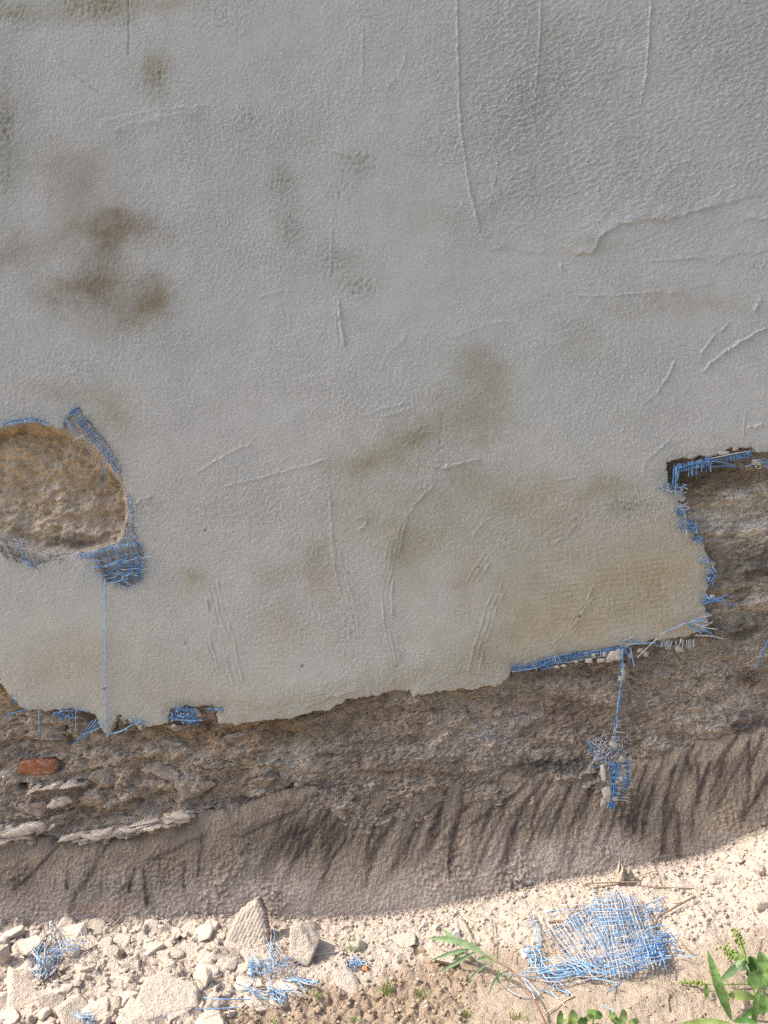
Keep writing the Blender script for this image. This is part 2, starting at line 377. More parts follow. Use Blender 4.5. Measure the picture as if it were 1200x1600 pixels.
# --- coat colour: stains, darker pits, ground bounce painted in lower down
def blob(cx, cy, rx, ry, ang=0):
    c, s_ = math.cos(math.radians(ang)), math.sin(math.radians(ang))
    wx = PX + 20*WX + 7*WX2; wy = PY + 20*WY + 7*WY2
    if cx < 300 and cy < 520: rx, ry = rx*1.18, ry*1.18
    u = ((wx-cx)*c + (wy-cy)*s_)/rx; v = (-(wx-cx)*s_ + (wy-cy)*c)/ry
    return np.exp(-(u*u+v*v))
WX2 = fbm(PX/14, PY/14, 3, 151); WY2 = fbm(PX/14, PY/14, 3, 152); WX = fbm(PX/60, PY/60, 3, 51); WY = fbm(PX/60, PY/60, 3, 52)
col = np.ones(X.shape + (3,), np.float32)*np.array((0.474, 0.484, 0.472), np.float32)
cool = fbm(X*2.5, Z*2.5, 3, 61)[..., None]
col *= 1 + cool*np.array((0.025, 0.012, 0.01), np.float32) + fbm(X*7, Z*7, 3, 62)[..., None]*0.018
warm = sstep(420, 1080, PY)[..., None]  # warmth of the ground bounce put into the colour, growing downwards
col *= 1 + warm*np.array((0.04, 0.0, -0.085), np.float32)
BROWN, OLIVE, TAN, GREEN, RED = (0.62,0.54,0.42), (0.73,0.69,0.52), (0.885,0.825,0.705), (0.72,0.72,0.60), (0.84,0.74,0.66)
for cx, cy, rx, ry, ang, st, c in [
 (118,265,58,42,10,.45,BROWN),(128,310,45,30,20,.40,BROWN),(180,358,62,22,0,.75,BROWN),(150,366,44,16,0,.35,BROWN),(205,350,26,20,0,.4,BROWN),(152,438,30,36,10,.8,BROWN),(95,456,44,17,0,.6,BROWN),(234,470,32,30,35,.9,BROWN),(180,480,70,42,0,.4,BROWN),(165,400,30,40,0,.4,BROWN),
 (30,395,48,26,-10,.5,BROWN),(90,400,40,20,0,.2,RED),(6,240,16,90,0,.5,GREEN),(80,608,55,18,5,.5,RED),(170,642,42,34,0,.55,OLIVE),(190,690,30,40,0,.3,TAN),(10,180,30,60,0,.3,BROWN),
 (765,600,38,42,0,.65,OLIVE),(735,565,34,20,0,.4,OLIVE),(760,658,36,30,0,.6,OLIVE),(745,672,30,18,0,.3,RED),(648,682,52,22,-8,.65,OLIVE),(645,670,26,14,0,.3,GREEN),(556,730,42,22,-10,.7,OLIVE),(630,722,60,18,10,.4,TAN),(735,745,32,22,0,.5,OLIVE),(840,775,85,26,3,.45,TAN),(810,770,60,30,0,.3,OLIVE),
 (700,640,58,46,-35,.35,OLIVE),(600,706,64,30,-15,.35,OLIVE),(880,805,110,54,-6,.5,TAN),(690,785,90,40,0,.35,OLIVE),(560,808,46,40,0,.5,OLIVE),(490,868,34,30,20,.5,OLIVE),(505,905,26,34,-25,.5,RED),(300,908,26,20,0,.6,OLIVE),(425,900,30,18,0,.35,GREEN),(435,975,34,40,-30,.35,RED),(735,880,28,46,10,.6,TAN),(720,925,18,30,0,.5,RED),(640,860,40,60,0,.5,OLIVE),(660,850,60,30,0,.3,OLIVE),(690,830,60,24,0,.3,TAN),
 (980,880,130,62,-14,.8,TAN),(930,950,150,60,-8,.85,TAN),(1050,900,70,90,0,.7,TAN),(860,1000,90,40,-10,.7,TAN),(820,900,60,80,0,.4,OLIVE),(1060,980,50,24,0,.6,TAN),(760,1030,60,40,0,.5,OLIVE),(640,1060,120,22,-6,.45,OLIVE),(420,1105,160,20,-3,.45,OLIVE),
 (130,1020,80,34,-5,.5,TAN),(80,1060,80,30,0,.5,TAN),(260,1080,120,30,0,.35,TAN),(440,285,24,22,0,.45,GREEN),(545,430,50,34,0,.35,GREEN),(455,350,24,30,0,.4,GREEN),(905,530,40,26,0,.25,OLIVE),(1080,470,90,24,0,.3,OLIVE),(930,392,50,14,0,.35,OLIVE),(990,482,50,14,0,.25,OLIVE),(1110,480,40,14,0,.3,TAN),
 (150,4,60,18,0,.8,OLIVE),(22,18,40,16,0,.7,OLIVE),(245,116,16,26,0,.7,OLIVE),(270,5,40,16,0,.5,OLIVE),(980,752,60,16,-12,.45,OLIVE),(930,770,40,16,-20,.4,OLIVE),(690,345,60,30,0,.25,OLIVE),(860,60,26,14,0,.2,OLIVE),(985,792,34,14,0,.4,GREEN),(1090,730,30,14,0,.3,OLIVE),(460,210,90,40,0,.2,TAN),(560,250,30,22,0,.3,GREEN)]:
    b = (blob(cx, cy, rx, ry, ang)*st*1.15*(1+0.18*perlin(PX/9, PY/9, 71)+0.25*perlin(PX/40, PY/40, 72)))[..., None]
    col *= 1 - np.clip(b, 0, 1)*(1-np.array(c, np.float32))
col *= 1 - (np.clip(rough, 0, 1)*np.clip(perlin(PX/5.5, PY/6.5, 16)+0.1, 0, 1)*0.22*(1+0.8*perlin(PX/30, PY/30, 73)))[..., None]
for cx, cy, r in [(472,1040,2.2),(164,1076,2.5),(545,895,1.8),(320,828,2),(290,1004,1.6),(620,1041,1.4),(748,886,1.5),(905,963,1.6)]:
    s = window([(cx,cy)], 8); d = np.hypot(PX[s]-cx, PY[s]-cy); col[s] *= (1-0.7*sstep(r+1, r-1, d))[..., None]
grain = 0.70 + 0.45*sstep(560, 900, PX)*sstep(420, 200, PY) + 0.42*np.clip(1.8*fbm(X*3+Z, Z*5-X, 4, 81), -1, 1) + 0.5*np.clip(rough, 0, 1) - 0.15*sstep(850, 1050, PY)
grain = np.clip(grain, 0.25, 1.8)
U_ = X*0.93 + Z*0.36; V_ = -X*0.36 + Z*0.93
cw = sstep(560, 820, PX)*sstep(560, 260, PY)
H += grain*((1-cw)*0.0007*fbm(X*140, Z*135, 2, 82) + cw*0.0013*fbm(U_*75, V_*165, 2, 83) + 0.0006*perlin(X*210, Z*240, 84))
cell = 750*0.002
gz, gx = np.gradient(sd, zs, xs)
gn = np.maximum(np.sqrt(gx*gx+gz*gz), 1e-6)
mv = np.where(np.abs(sd) < 2.2, sd/gn, 0); mv = np.clip(mv, -0.004, 0.004)
dense = (np.abs(X) < 0.9)
fm = 0.25*(sd[:-1,:-1]+sd[1:,:-1]+sd[:-1,1:]+sd[1:,1:]) < 0
coat = sheet('render_coat', X-np.where(dense, mv*gx/gn, 0), -H, Z-np.where(dense, mv*gz/gn, 0), fm, col, M_PLASTER, None, 0.11, grain)
wpart(coat)

# --- bare masonry below and to the right
xs = axis(-0.88, 0.88, 0.0018, -3.4, 2.6); zs = axis(0.08, 1.02, 0.0018, -0.25, 1.1)
X, Z = np.meshgrid(xs, zs)
PX, PY = to_px(X, 0*X+0.025, Z)
sdc = sdf(PX, PY, EDGE + [(2600,-900),(-1900,-900)])
left = sstep(520, 400, PX + 40*perlin(PX/40, PY/40, 2))*sstep(1075, 1110, PY)      # rough rubble stonework
right = sstep(1010, 1110, PX + 0.35*(PY-900))*sstep(1080, 960, PY)
mid = 1-np.maximum(left, right)
f1, f2, idn = worley(X*9 + 0.6*fbm(X*8, Z*8, 3, 4), Z*17 + 0.6*fbm(X*8, Z*8, 3, 5), 2)
g1, g2, idg = worley(X*30, Z*45, 6)
rub = 0.024*(ridged(X*5, Z*13, 5, 3, 0.55)-0.55) + 0.012*np.clip(f2-f1, 0, 0.5) + 0.010*(idn-0.5)*sstep(0, .2, f2-f1) + 0.018*fbm(X*26, Z*42, 4, 15, 0.6) + 0.009*np.clip(fbm(X*70, Z*100, 3, 18), -1, 1)
flat = 0.009*fbm(X*7, Z*12, 4, 23) + 0.011*fbm(X*34, Z*55, 4, 24, 0.6) + 0.004*ridged(X*60, Z*110, 3, 25)
rgt = 0.010*fbm(X*6, Z*16, 4, 27) + 0.010*fbm(X*40, Z*60, 4, 28, 0.6)
def terrace(n, k):
    T = n*k; f = np.floor(T); return (f + sstep(0.86, 1.0, T-f))/k
wz = 0.02*fbm(X*14, Z*22, 4, 160); wz2 = 0.006*fbm(X*60, Z*80, 3, 161)
t1 = terrace(0.5+0.5*fbm(X*4, (Z+wz+wz2)*10, 3, 162), 5); t2 = terrace(0.5+0.5*fbm(X*11+wz*20, (Z+wz2)*22, 3, 163), 4)
Ua = X*0.94 + Z*0.34; Va = -X*0.34 + Z*0.94
grit = np.clip(fbm(Ua*95, Va*200, 2, 164), -.3, 1)
LAY = t1
rub = 0.55*rub + 0.038*(t1-0.5) + 0.020*(t2-0.5) + 0.005*grit
flat = 0.40*flat + 0.026*(t1-0.5) + 0.014*(t2-0.5) + 0.006*(terrace(0.5+0.5*fbm(Ua*22, Va*60, 3, 190), 3)-0.5) + 0.0050*grit
rgt = 0.35*rgt + 0.024*(t1-0.5) + 0.014*(t2-0.5) + 0.006*(terrace(0.5+0.5*fbm(Ua*22, Va*60, 3, 190), 3)-0.5) + 0.0045*grit
H = left*rub + mid*flat + right*rgt
def mledge(poly, A, L, below=4, taper=0.08):
    s = window(poly, L*4+20)
    wob = 4*fbm(PX[s]/16, PY[s]/16, 3, 35)
    d, sd_, t = seg_dist(PX[s]+wob, PY[s]+wob, poly)
    k = sstep(0, taper, t)*sstep(0, taper, 1-t)
    up = -sd_ > 0          # screen-up side of a left-to-right line
    H[s] += A*k*np.where(up, np.exp(-d/L), np.exp(-d/below))
    return s, k*np.where(up, np.exp(-(d/(L*0.5))**2), np.exp(-d/4))
PALE = np.zeros_like(X)
for poly, A, L, pale in [
 ([(-60,1304),(0,1306),(20,1309),(45,1301),(80,1292),(100,1282)], 0.030, 13, 1.3), ([(105,1309),(135,1312),(180,1306),(215,1296),(235,1288),(262,1284),(305,1277)], 0.030, 10, 1.25),
 ([(45,1236),(75,1230),(100,1226),(140,1226)], 0.020, 8, .9), ([(-20,1278),(30,1276),(70,1276)], 0.014, 10, .3), ([(60,1268),(90,1262),(110,1252)], 0.016, 12, .6),
 ([(0,1262),(8,1240),(14,1222),(30,1215)], 0.016, 8, .9), ([(36,1125),(75,1128),(105,1130),(112,1148)], 0.016, 14, .3), ([(150,1245),(170,1262),(200,1245),(215,1236)], 0.014, 9, .3),
 ([(140,1232),(150,1258),(176,1262)], 0.010, 8, .4), ([(230,1205),(262,1190),(285,1178)], 0.010, 12, 0), ([(340,1240),(400,1215),(440,1190)], 0.010, 14, .2),
 ([(400,1165),(440,1168),(466,1180),(485,1200)], 0.010, 10, .3), ([(200,1185),(235,1180),(255,1172)], 0.012, 10, 0), ([(160,1200),(190,1212),(215,1205)], 0.010, 8, .4),
 ([(545,1232),(565,1236),(590,1224)], 0.008, 8, .2), ([(630,1229),(660,1229),(690,1222),(708,1215)], 0.012, 16, 0), ([(860,1212),(900,1208),(930,1196)], 0.014, 10, .4),
 ([(1000,1168),(1030,1172),(1052,1166)], 0.009, 14, 0), ([(1085,1140),(1120,1138),(1160,1118)], 0.010, 16, .35), ([(1110,834),(1150,832),(1205,826)], 0.008, 5, .9), ([(1105,790),(1140,782),(1205,772)], 0.006, 8, .6), ([(1110,812),(1205,800)], 0.005, 5, .6),
 ([(1145,895),(1165,888),(1205,884)], 0.008, 10, .2), ([(1150,950),(1180,940),(1205,935)], 0.010, 10, .6), ([(1110,990),(1150,985),(1180,972)], 0.014, 12, .3)]:
    s, k = mledge(poly, A, L); PALE[s] = np.maximum(PALE[s], k*pale)
for cx, cy, r, A in [(300,1228,24,0.014),(117,1197,17,0.010),(60,1196,34,0.004),(1135,920,14,0.012),(230,1160,30,0.012),(375,1150,50,0.010),(195,1230,26,0.010),(250,1258,30,-0.018),(120,1280,20,-0.016),(33,1231,9,-0.02),(107,1160,10,-0.02),(1165,930,20,-0.01)]:
    d = np.hypot((PX-cx)*0.9, (PY-cy)*1.2) + 3*perlin(PX/12, PY/12, 44); H += A*sstep(r, r*0.55, d)
H = H - 0.006*sstep(-6, 8, sdc)*0 - 0.004*left
base_y = 0.020 + 0.008*left + 0.002*right
base_y = base_y - 0.012*sstep(1150, 1250, PY)*mid          # comes forward towards the skirt
Ym = base_y - H
Ym = np.maximum(Ym, 0.002 - 0.03*sstep(1120, 1280, PY))
mcol = np.ones(X.shape+(3,), np.float32)*np.array((0.425, 0.37, 0.32), np.float32)
n1 = fbm(X*6, Z*9, 4, 91)[..., None]; n2 = fbm(X*22, Z*34, 4, 92)[..., None]
mcol *= (1 + 0.20*n1 + 0.30*n2)*(1 + 0.5*(t1-0.45)[..., None]*np.array((0.9, 1.0, 1.1)) + 0.35*(t2-0.5)[..., None])
mix = lambda c, w: mcol*(1-w[..., None]) + np.array(c, np.float32)*w[..., None]*(1+0.25*n2)
mcol = mix((0.50,0.425,0.35), left*0.8*sstep(-0.3, 0.3, fbm(X*10, Z*16, 3, 93)))
mcol = mix((0.32,0.245,0.18), left*0.6*sstep(0.05, 0.5, fbm(X*12, Z*20, 3, 94)))
mcol = mix((0.40,0.355,0.305), right*0.75)
pat = lambda cx, cy, rx, ry: np.exp(-((PX-cx+14*perlin(PX/25, PY/25, 7))/rx)**2-((PY-cy+10*perlin(PX/25, PY/25, 17))/ry)**2)
for cx, cy, rx, ry, c, w in [(1105,750,75,26,(0.17,0.135,0.10),.9),(1165,800,75,34,(0.43,0.385,0.33),.85),(1150,870,60,24,(0.24,0.215,0.19),.7),(1190,890,40,20,(0.12,0.11,0.095),.6),(1160,985,50,16,(0.12,0.105,0.085),.8),
   (1175,945,40,18,(0.40,0.36,0.31),.6),(1120,1020,120,18,(0.27,0.235,0.19),.5),(1190,1010,30,30,(0.33,0.30,0.26),.5),(775,1140,60,24,(0.36,0.32,0.29),.6),(700,1100,90,20,(0.30,0.25,0.205),.6),(600,1110,80,20,(0.24,0.19,0.145),.6),(430,1150,55,22,(0.22,0.165,0.115),.8),
   (450,1190,45,20,(0.40,0.355,0.305),.7),(430,1225,40,18,(0.38,0.345,0.305),.6),(480,1232,34,10,(0.13,0.13,0.135),.9),(860,1195,50,14,(0.14,0.135,0.125),.8),(1140,1110,80,22,(0.37,0.325,0.275),.6),(1160,1130,40,14,(0.15,0.13,0.11),.6),(900,1120,110,40,(0.255,0.20,0.16),.5),(640,1200,110,24,(0.24,0.20,0.165),.7),
   (300,1228,24,22,(0.30,0.265,0.23),.9),(117,1197,14,16,(0.27,0.22,0.14),.9),(60,1170,80,40,(0.33,0.285,0.24),.5),(40,1215,60,14,(0.39,0.35,0.31),.6),(340,1140,120,16,(0.25,0.185,0.125),.7),(33,1231,9,6,(0.03,0.03,0.03),1),(10,1075,20,20,(0.30,0.23,0.13),.7),(1090,1080,60,24,(0.33,0.29,0.25),.4),(1165,1060,22,10,(0.16,0.11,0.075),.7)]:
    mcol = mix([q*1.38 if c[0] > .2 else q for q in c], np.clip(pat(cx, cy, rx, ry)*w*1.5*(1+0.6*n2[..., 0]), 0, 1))
mcol *= np.array((1.03, 1.0, 0.92), np.float32)*(1+0.14*left[..., None])
sm_ = sstep(14, -10, sdf(PX, PY, [(1106,800),(1120,782),(1150,772),(1215,768),(1215,832),(1140,836),(1112,834),(1104,820)]) + 14*fbm(PX/22, PY/12, 4, 195))
mcol = mix((0.56,0.51,0.44), sm_*np.clip(0.8+0.6*n2[..., 0], 0, 1))
for c_, poly_ in (((0.50,0.455,0.40), [(735,1142),(765,1130),(800,1118),(845,1112),(840,1135),(800,1148),(760,1156)]), ((0.52,0.46,0.38), [(1060,1128),(1100,1110),(1150,1092),(1200,1086),(1200,1112),(1130,1130),(1085,1142)]), ((0.50,0.45,0.385), [(405,1180),(440,1160),(475,1165),(480,1196),(450,1225),(415,1235)]), ((0.17,0.15,0.135), [(440,1228),(480,1222),(520,1226),(518,1240),(450,1244)]), ((0.19,0.165,0.145), [(1120,1120),(1205,1100),(1205,1130),(1130,1140)])):
    s_ = sstep(12, -10, sdf(PX, PY, poly_) + 16*fbm(PX/20, PY/12, 4, 196)); mcol = mix(c_, 0.8*s_*np.clip(0.8+0.8*n2[..., 0], 0, 1))
mcol = mix((0.68,0.60,0.50), np.clip(PALE, 0, 1)*np.clip(0.75+0.8*n2[..., 0], 0, 1))
keep = (sdc[:-1,:-1] > -45) & (PY[:-1,:-1] > 640) 
o = sheet('rubble_stonework', X, Ym, Z, keep, np.clip(mcol, 0.01, 0.9), M_MASON, None); wpart(o)

# --- clay core inside the hole
xs = np.arange(-1.02, -0.40, 0.0021, dtype=np.float32); zs = np.arange(0.66, 1.10, 0.0021, dtype=np.float32)
X, Z = np.meshgrid(xs, zs); PX, PY = to_px(X, 0*X+0.03, Z)
CLAYR = [(-170,690),(0,668),(55,660),(98,674),(135,694),(160,712),(180,738),(196,770),(199,800),(192,830),(184,850),(120,862),(70,862),(20,846),(0,836),(-170,800)]
dc = -sdf(PX, PY, CLAYR)
Hc = 0.026*fbm(X*11, Z*14, 4, 33) + 0.013*np.clip(fbm(X*36, Z*44, 3, 34, 0.5), -.2, 1) + 0.005*np.clip(fbm(X*110, Z*130, 2, 165), -.3, 1) + 0.003*ridged(X*80, Z*90, 3, 36)
Hc += 0.010*np.exp(-((PX-60)/90)**2-((PY-790)/30)**2) - 0.008*np.exp(-((PX-150)/60)**2-((PY-770)/12)**2)
Yc = 0.012 + 0.050*sstep(-6, 11, dc) - Hc*sstep(-8, 14, dc) - 0.02*sstep(800, 850, PY)*sstep(0, 30, dc)
ccol = np.ones(X.shape+(3,), np.float32)*np.array((0.55, 0.45, 0.33), np.float32)
n2 = fbm(X*28, Z*36, 4, 95)[..., None]
ccol *= 1 + 0.25*n2 + 0.2*fbm(X*8, Z*10, 3, 96)[..., None]
def cmix(c, w):
    global ccol
    ccol = ccol*(1-w[..., None]) + np.array(c, np.float32)*w[..., None]*(1+0.3*n2)
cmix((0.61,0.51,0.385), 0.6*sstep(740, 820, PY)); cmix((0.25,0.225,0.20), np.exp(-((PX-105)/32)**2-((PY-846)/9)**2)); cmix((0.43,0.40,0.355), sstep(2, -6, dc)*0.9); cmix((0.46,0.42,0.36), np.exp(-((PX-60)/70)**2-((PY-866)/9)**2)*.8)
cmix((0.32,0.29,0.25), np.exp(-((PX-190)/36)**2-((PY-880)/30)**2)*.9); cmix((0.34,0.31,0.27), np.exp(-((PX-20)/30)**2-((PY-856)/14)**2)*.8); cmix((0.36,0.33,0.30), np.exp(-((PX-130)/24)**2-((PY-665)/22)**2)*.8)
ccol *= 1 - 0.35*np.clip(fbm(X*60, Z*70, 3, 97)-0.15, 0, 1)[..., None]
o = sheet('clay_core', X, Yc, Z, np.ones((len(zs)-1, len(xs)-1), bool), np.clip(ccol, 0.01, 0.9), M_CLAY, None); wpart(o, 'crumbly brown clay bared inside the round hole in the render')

# --- dusty mortar skirt along the foot
xs = axis(-0.88, 0.88, 0.0017, -3.4, 2.6); zs = axis(-0.02, 0.46, 0.0017, -0.25, 0.6)
X, Z = np.meshgrid(xs, zs)
ft = foot_z(X); up = np.clip((Z-ft)/0.16, -1, 3)
ysk = FOOT_Y + 0.050*sstep(-0.2, 1.3, up)
PX, PY = to_px(X, ysk, Z)
top = PLINTH_TOP + [(2600,2400),(-1900,2400)]
sd = sdf(PX, PY, top) + 5*fbm(PX/25, PY/25, 3, 47) + 1.5*perlin(PX/6, PY/6, 48)
clump = sstep(-0.05, 0.5, fbm(X*11, Z*8, 3, 53))
Bu = X*0.88 - Z*0.47 + 0.012*fbm(X*9, Z*9, 2, 172); Bv = X*0.47 + Z*0.88
BR = fbm(Bu*62, Bv*7, 3, 173)      # sweep of the brush that spread the mortar
H = 0.006*fbm(X*7, Z*7, 3, 54) + clump*0.0070*np.clip(fbm(X*95, Z*95, 2, 55), -.1, 1) + 0.0026*np.clip(fbm(X*170, Z*170, 2, 56), -.3, 1) + 0.0008*BR
for cx, cy, r, A in [(430,1402,22,.006),(350,1375,34,.003),(680,1370,30,.005),(725,1365,26,.005),(805,1360,30,.004),(180,1395,26,.006),(170,1405,20,-.004),(690,1368,8,-.006),(970,1365,20,.004),(1140,1275,24,-.004),(800,1380,30,.006),(260,1370,40,.003),(945,1330,14,.004)]:
    d = np.hypot(PX-cx, PY-cy)/r; H += A*np.exp(-d*d)*(0.5+np.clip(perlin(PX/6, PY/6, 57)*1.5, -1, 1))
Z1 = lambda *p: [(a/2.857, 1240+b/2.857) for a, b in p]
Z2 = lambda *p: [(380+a/2.857, 1200+b/2.857) for a, b in p]
Z3 = lambda *p: [(780+a/2.857, 1130+b/2.857) for a, b in p]
STREAKS = [(Z2((505,138),(400,260),(350,350)),1),(Z2((410,165),(330,270),(250,380)),1),(Z2((250,240),(120,360),(60,470)),.5),(Z2((240,190),(130,240),(10,300)),.8),(Z2((685,90),(620,200),(555,340),(545,410)),1.1),
 (Z2((765,115),(690,220),(600,330),(560,420)),1.1),(Z2((740,140),(640,205)),.9),(Z2((912,78),(880,190),(850,310),(820,390)),1.1),(Z2((880,150),(800,230),(720,360),(650,480)),.8),(Z2((990,70),(965,200),(935,300),(920,440)),1),
 (Z2((1135,80),(980,190)),.8),(Z2((1205,125),(1100,190),(1010,255)),.9),(Z2((470,260),(450,330),(400,400),(340,530)),.8),(Z2((400,280),(370,400)),.6),(Z2((180,340),(110,470)),.4),(Z2((1180,300),(1160,440)),.5),(Z2((1030,290),(1020,410)),.5),
 (Z2((300,300),(230,400),(180,500)),.5),(Z2((340,250),(240,300),(200,380)),.6),(Z2((620,330),(580,400),(540,520)),.6),(Z2((760,250),(700,350),(680,450)),.5),(Z2((260,250),(180,330),(120,400)),.5),(Z2((60,310),(0,370)),.5),
 (Z3((130,262),(60,330),(5,375)),1),(Z3((220,228),(115,360),(60,490),(20,630)),1),(Z3((250,240),(180,340),(140,450)),.9),(Z3((352,215),(285,350),(230,480)),1.3),(Z3((435,225),(395,340),(370,400)),1.2),
 (Z3((660,190),(620,300),(600,490)),.9),(Z3((785,185),(745,340)),1),(Z3((690,280),(650,400),(640,500)),.9),(Z3((843,140),(850,210)),.7),(Z3((890,70),(830,185)),.8),(Z3((888,180),(890,335)),.9),(Z3((945,175),(890,330)),.9),
 (Z3((1085,40),(1000,150),(955,210)),1),(Z3((1005,130),(980,255)),.9),(Z3((1118,90),(1112,290),(1080,440)),1),(Z3((1185,55),(1122,185)),.9),(Z3((1195,235),(1110,390)),.8),(Z3((740,390),(730,550)),.9),(Z3((800,400),(800,570)),.8),(Z3((870,400),(860,500)),.6),
 (Z3((560,330),(540,440)),.6),(Z3((600,330),(575,440)),.5),(Z3((1060,250),(1040,330)),.6),(Z3((330,560),(310,640)),.4),(Z3((480,420),(440,520)),.5),(Z3((60,470),(30,560)),.5),
 (Z1((262,228),(130,370),(65,425)),.8),(Z1((482,218),(440,290),(375,410)),.8),(Z1((600,330),(578,420)),.8),(Z1((640,340),(655,475)),1.1),(Z1((905,180),(882,360)),.7),(Z1((300,340),(300,410)),.7),(Z1((712,300),(722,390)),.6),(Z1((820,300),(815,430)),.6),
 (Z1((900,190),(680,292)),.6),(Z1((340,440),(320,520)),.5),(Z1((1000,260),(900,340)),.4),(Z1((120,330),(60,390)),.5),(Z1((1080,330),(1000,440)),.4),
 ([(1230,1150),(1190,1230)],.9),([(1260,1140),(1215,1240)],.9),([(-30,1340),(-60,1400)],.7)]
pcol = np.ones(X.shape+(3,), np.float32)*np.array((0.38, 0.315, 0.265), np.float32)
n1 = fbm(X*6, Z*6, 3, 98)[..., None]; n2 = fbm(X*40, Z*40, 4, 99)[..., None]
pcol *= (1 + 0.10*n1 + 0.16*n2)*np.array((1.01, 1.0, 0.90), np.float32)
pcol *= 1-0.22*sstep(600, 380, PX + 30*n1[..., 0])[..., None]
dusty = sstep(0.75, 0.0, up + 0.35*n1[..., 0] + 0.35*sstep(960, 1080, PX))[..., None]  # paler towards the foot: ground bounce painted over the mortar's own dust
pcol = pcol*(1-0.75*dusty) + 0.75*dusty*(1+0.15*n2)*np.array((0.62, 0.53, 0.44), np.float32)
_rx = random.Random(44)
for q in range(58):
    x_ = 440 + 790*(q+_rx.uniform(-.4, .4))/58; y_ = np.interp(x_, [p[0] for p in PLINTH_TOP], [p[1] for p in PLINTH_TOP]) + _rx.uniform(8, 60); l_ = _rx.uniform(45, 95); a_ = _rx.uniform(.25, .6)
    STREAKS.append(([(x_, y_), (x_-l_*a_*.55, y_+l_*.5), (x_-l_*a_, y_+l_)], _rx.uniform(.35, .8)))
for q in range(len(STREAKS)):
    p, a = STREAKS[q]; e = p[-1]; f = p[-2]; STREAKS[q] = (p + [(e[0]+0.35*(e[0]-f[0]), e[1]+0.35*(e[1]-f[1]))], a)
NS = len(STREAKS)
st = np.zeros_like(X)
_rs = random.Random(12)
for poly, a in list(STREAKS):
    for q in range(1):
        o_ = _rs.choice((-1, 1))*_rs.uniform(6, 24); e_ = _rs.uniform(-4, 22)
        STREAKS.append(([(p[0]+o_-0.15*e_, p[1]+e_) for p in poly], a*_rs.uniform(.2, .5)))
for q, (poly, a) in enumerate(STREAKS):
    s = window(poly, 24)
    if X[s].size == 0: continue
    wob = 1.6*fbm(PX[s]/14, PY[s]/14, 2, 58)
    d, _, t = seg_dist(PX[s]+wob, PY[s], poly)
    w = 2.9 + 1.6*t if q < NS else 2.0 + 1.4*t
    k = 1.15*a*(0.80*np.exp(-(d/w)**2) + (0.05 if q < NS else 0.0)*np.exp(-(d/(w*2.4))**2))*sstep(0, 0.06, t+0.04)*sstep(1.10, 0.72, t)
    st[s] = 1-(1-st[s])*(1-np.clip(k, 0, 0.8))
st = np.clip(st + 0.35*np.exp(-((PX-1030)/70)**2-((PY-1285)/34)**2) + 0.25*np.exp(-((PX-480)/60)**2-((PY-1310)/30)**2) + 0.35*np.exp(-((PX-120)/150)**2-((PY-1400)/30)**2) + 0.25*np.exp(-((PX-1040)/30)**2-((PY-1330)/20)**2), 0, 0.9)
st *= np.clip(0.95+0.3*n2[..., 0], 0.5, 1.1)
pcol = pcol*(1-0.93*np.clip(st, 0, 1)[..., None]) + 0.93*np.clip(st, 0, 1)[..., None]*np.array((0.055, 0.043, 0.040), np.float32)
pcol = np.where((np.exp(-((PX-160)/50)**2-((PY-1420)/10)**2)*.5)[..., None] > 0.2, pcol*np.array((1.05,0.93,0.85)), pcol)
for poly in ([(233,1345),(262,1343)],[(263,1345),(265,1372)],[(262,1384),(290,1386)],[(540,1262),(590,1272)],[(700,1232),(706,1224)]):
    s = window(poly, 8); d, _, t = seg_dist(PX[s], PY[s], poly); H[s] -= 0.003*np.exp(-(d/1.8)**2)
H -= 0.018*np.exp(np.minimum(sd, 0)/13.0)*np.clip(1.0+0.8*fbm(PX/30, PY/30, 3, 171), .3, 1.6)
gz, gx = np.gradient(sd, zs, xs); gn = np.maximum(np.sqrt(gx*gx+gz*gz), 1e-6)
mv = np.clip(np.where(np.abs(sd) < 2.2, sd/gn, 0), -0.004, 0.004)*(np.abs(X) < 0.9)
fm = 0.25*(sd[:-1,:-1]+sd[1:,:-1]+sd[:-1,1:]+sd[1:,1:]) < 0
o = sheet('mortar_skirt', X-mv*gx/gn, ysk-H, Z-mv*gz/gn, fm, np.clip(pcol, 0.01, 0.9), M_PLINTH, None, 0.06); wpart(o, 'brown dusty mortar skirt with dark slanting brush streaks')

# --- the solid wall behind
def box(name, x0, x1, y0, y1, z0, z1, mat, parent=None):
    V = [(x,y,z) for x in (x0,x1) for y in (y0,y1) for z in (z0,z1)]
    F = [(0,1,3,2),(4,6,7,5),(0,4,5,1),(2,3,7,6),(0,2,6,4),(1,5,7,3)]
    return mesh_obj(name, V, F, mat, parent, False)
wpart(box('wall_filling', -3.4, 2.6, 0.10, 0.45, -0.3, 2.74, M_CORE))

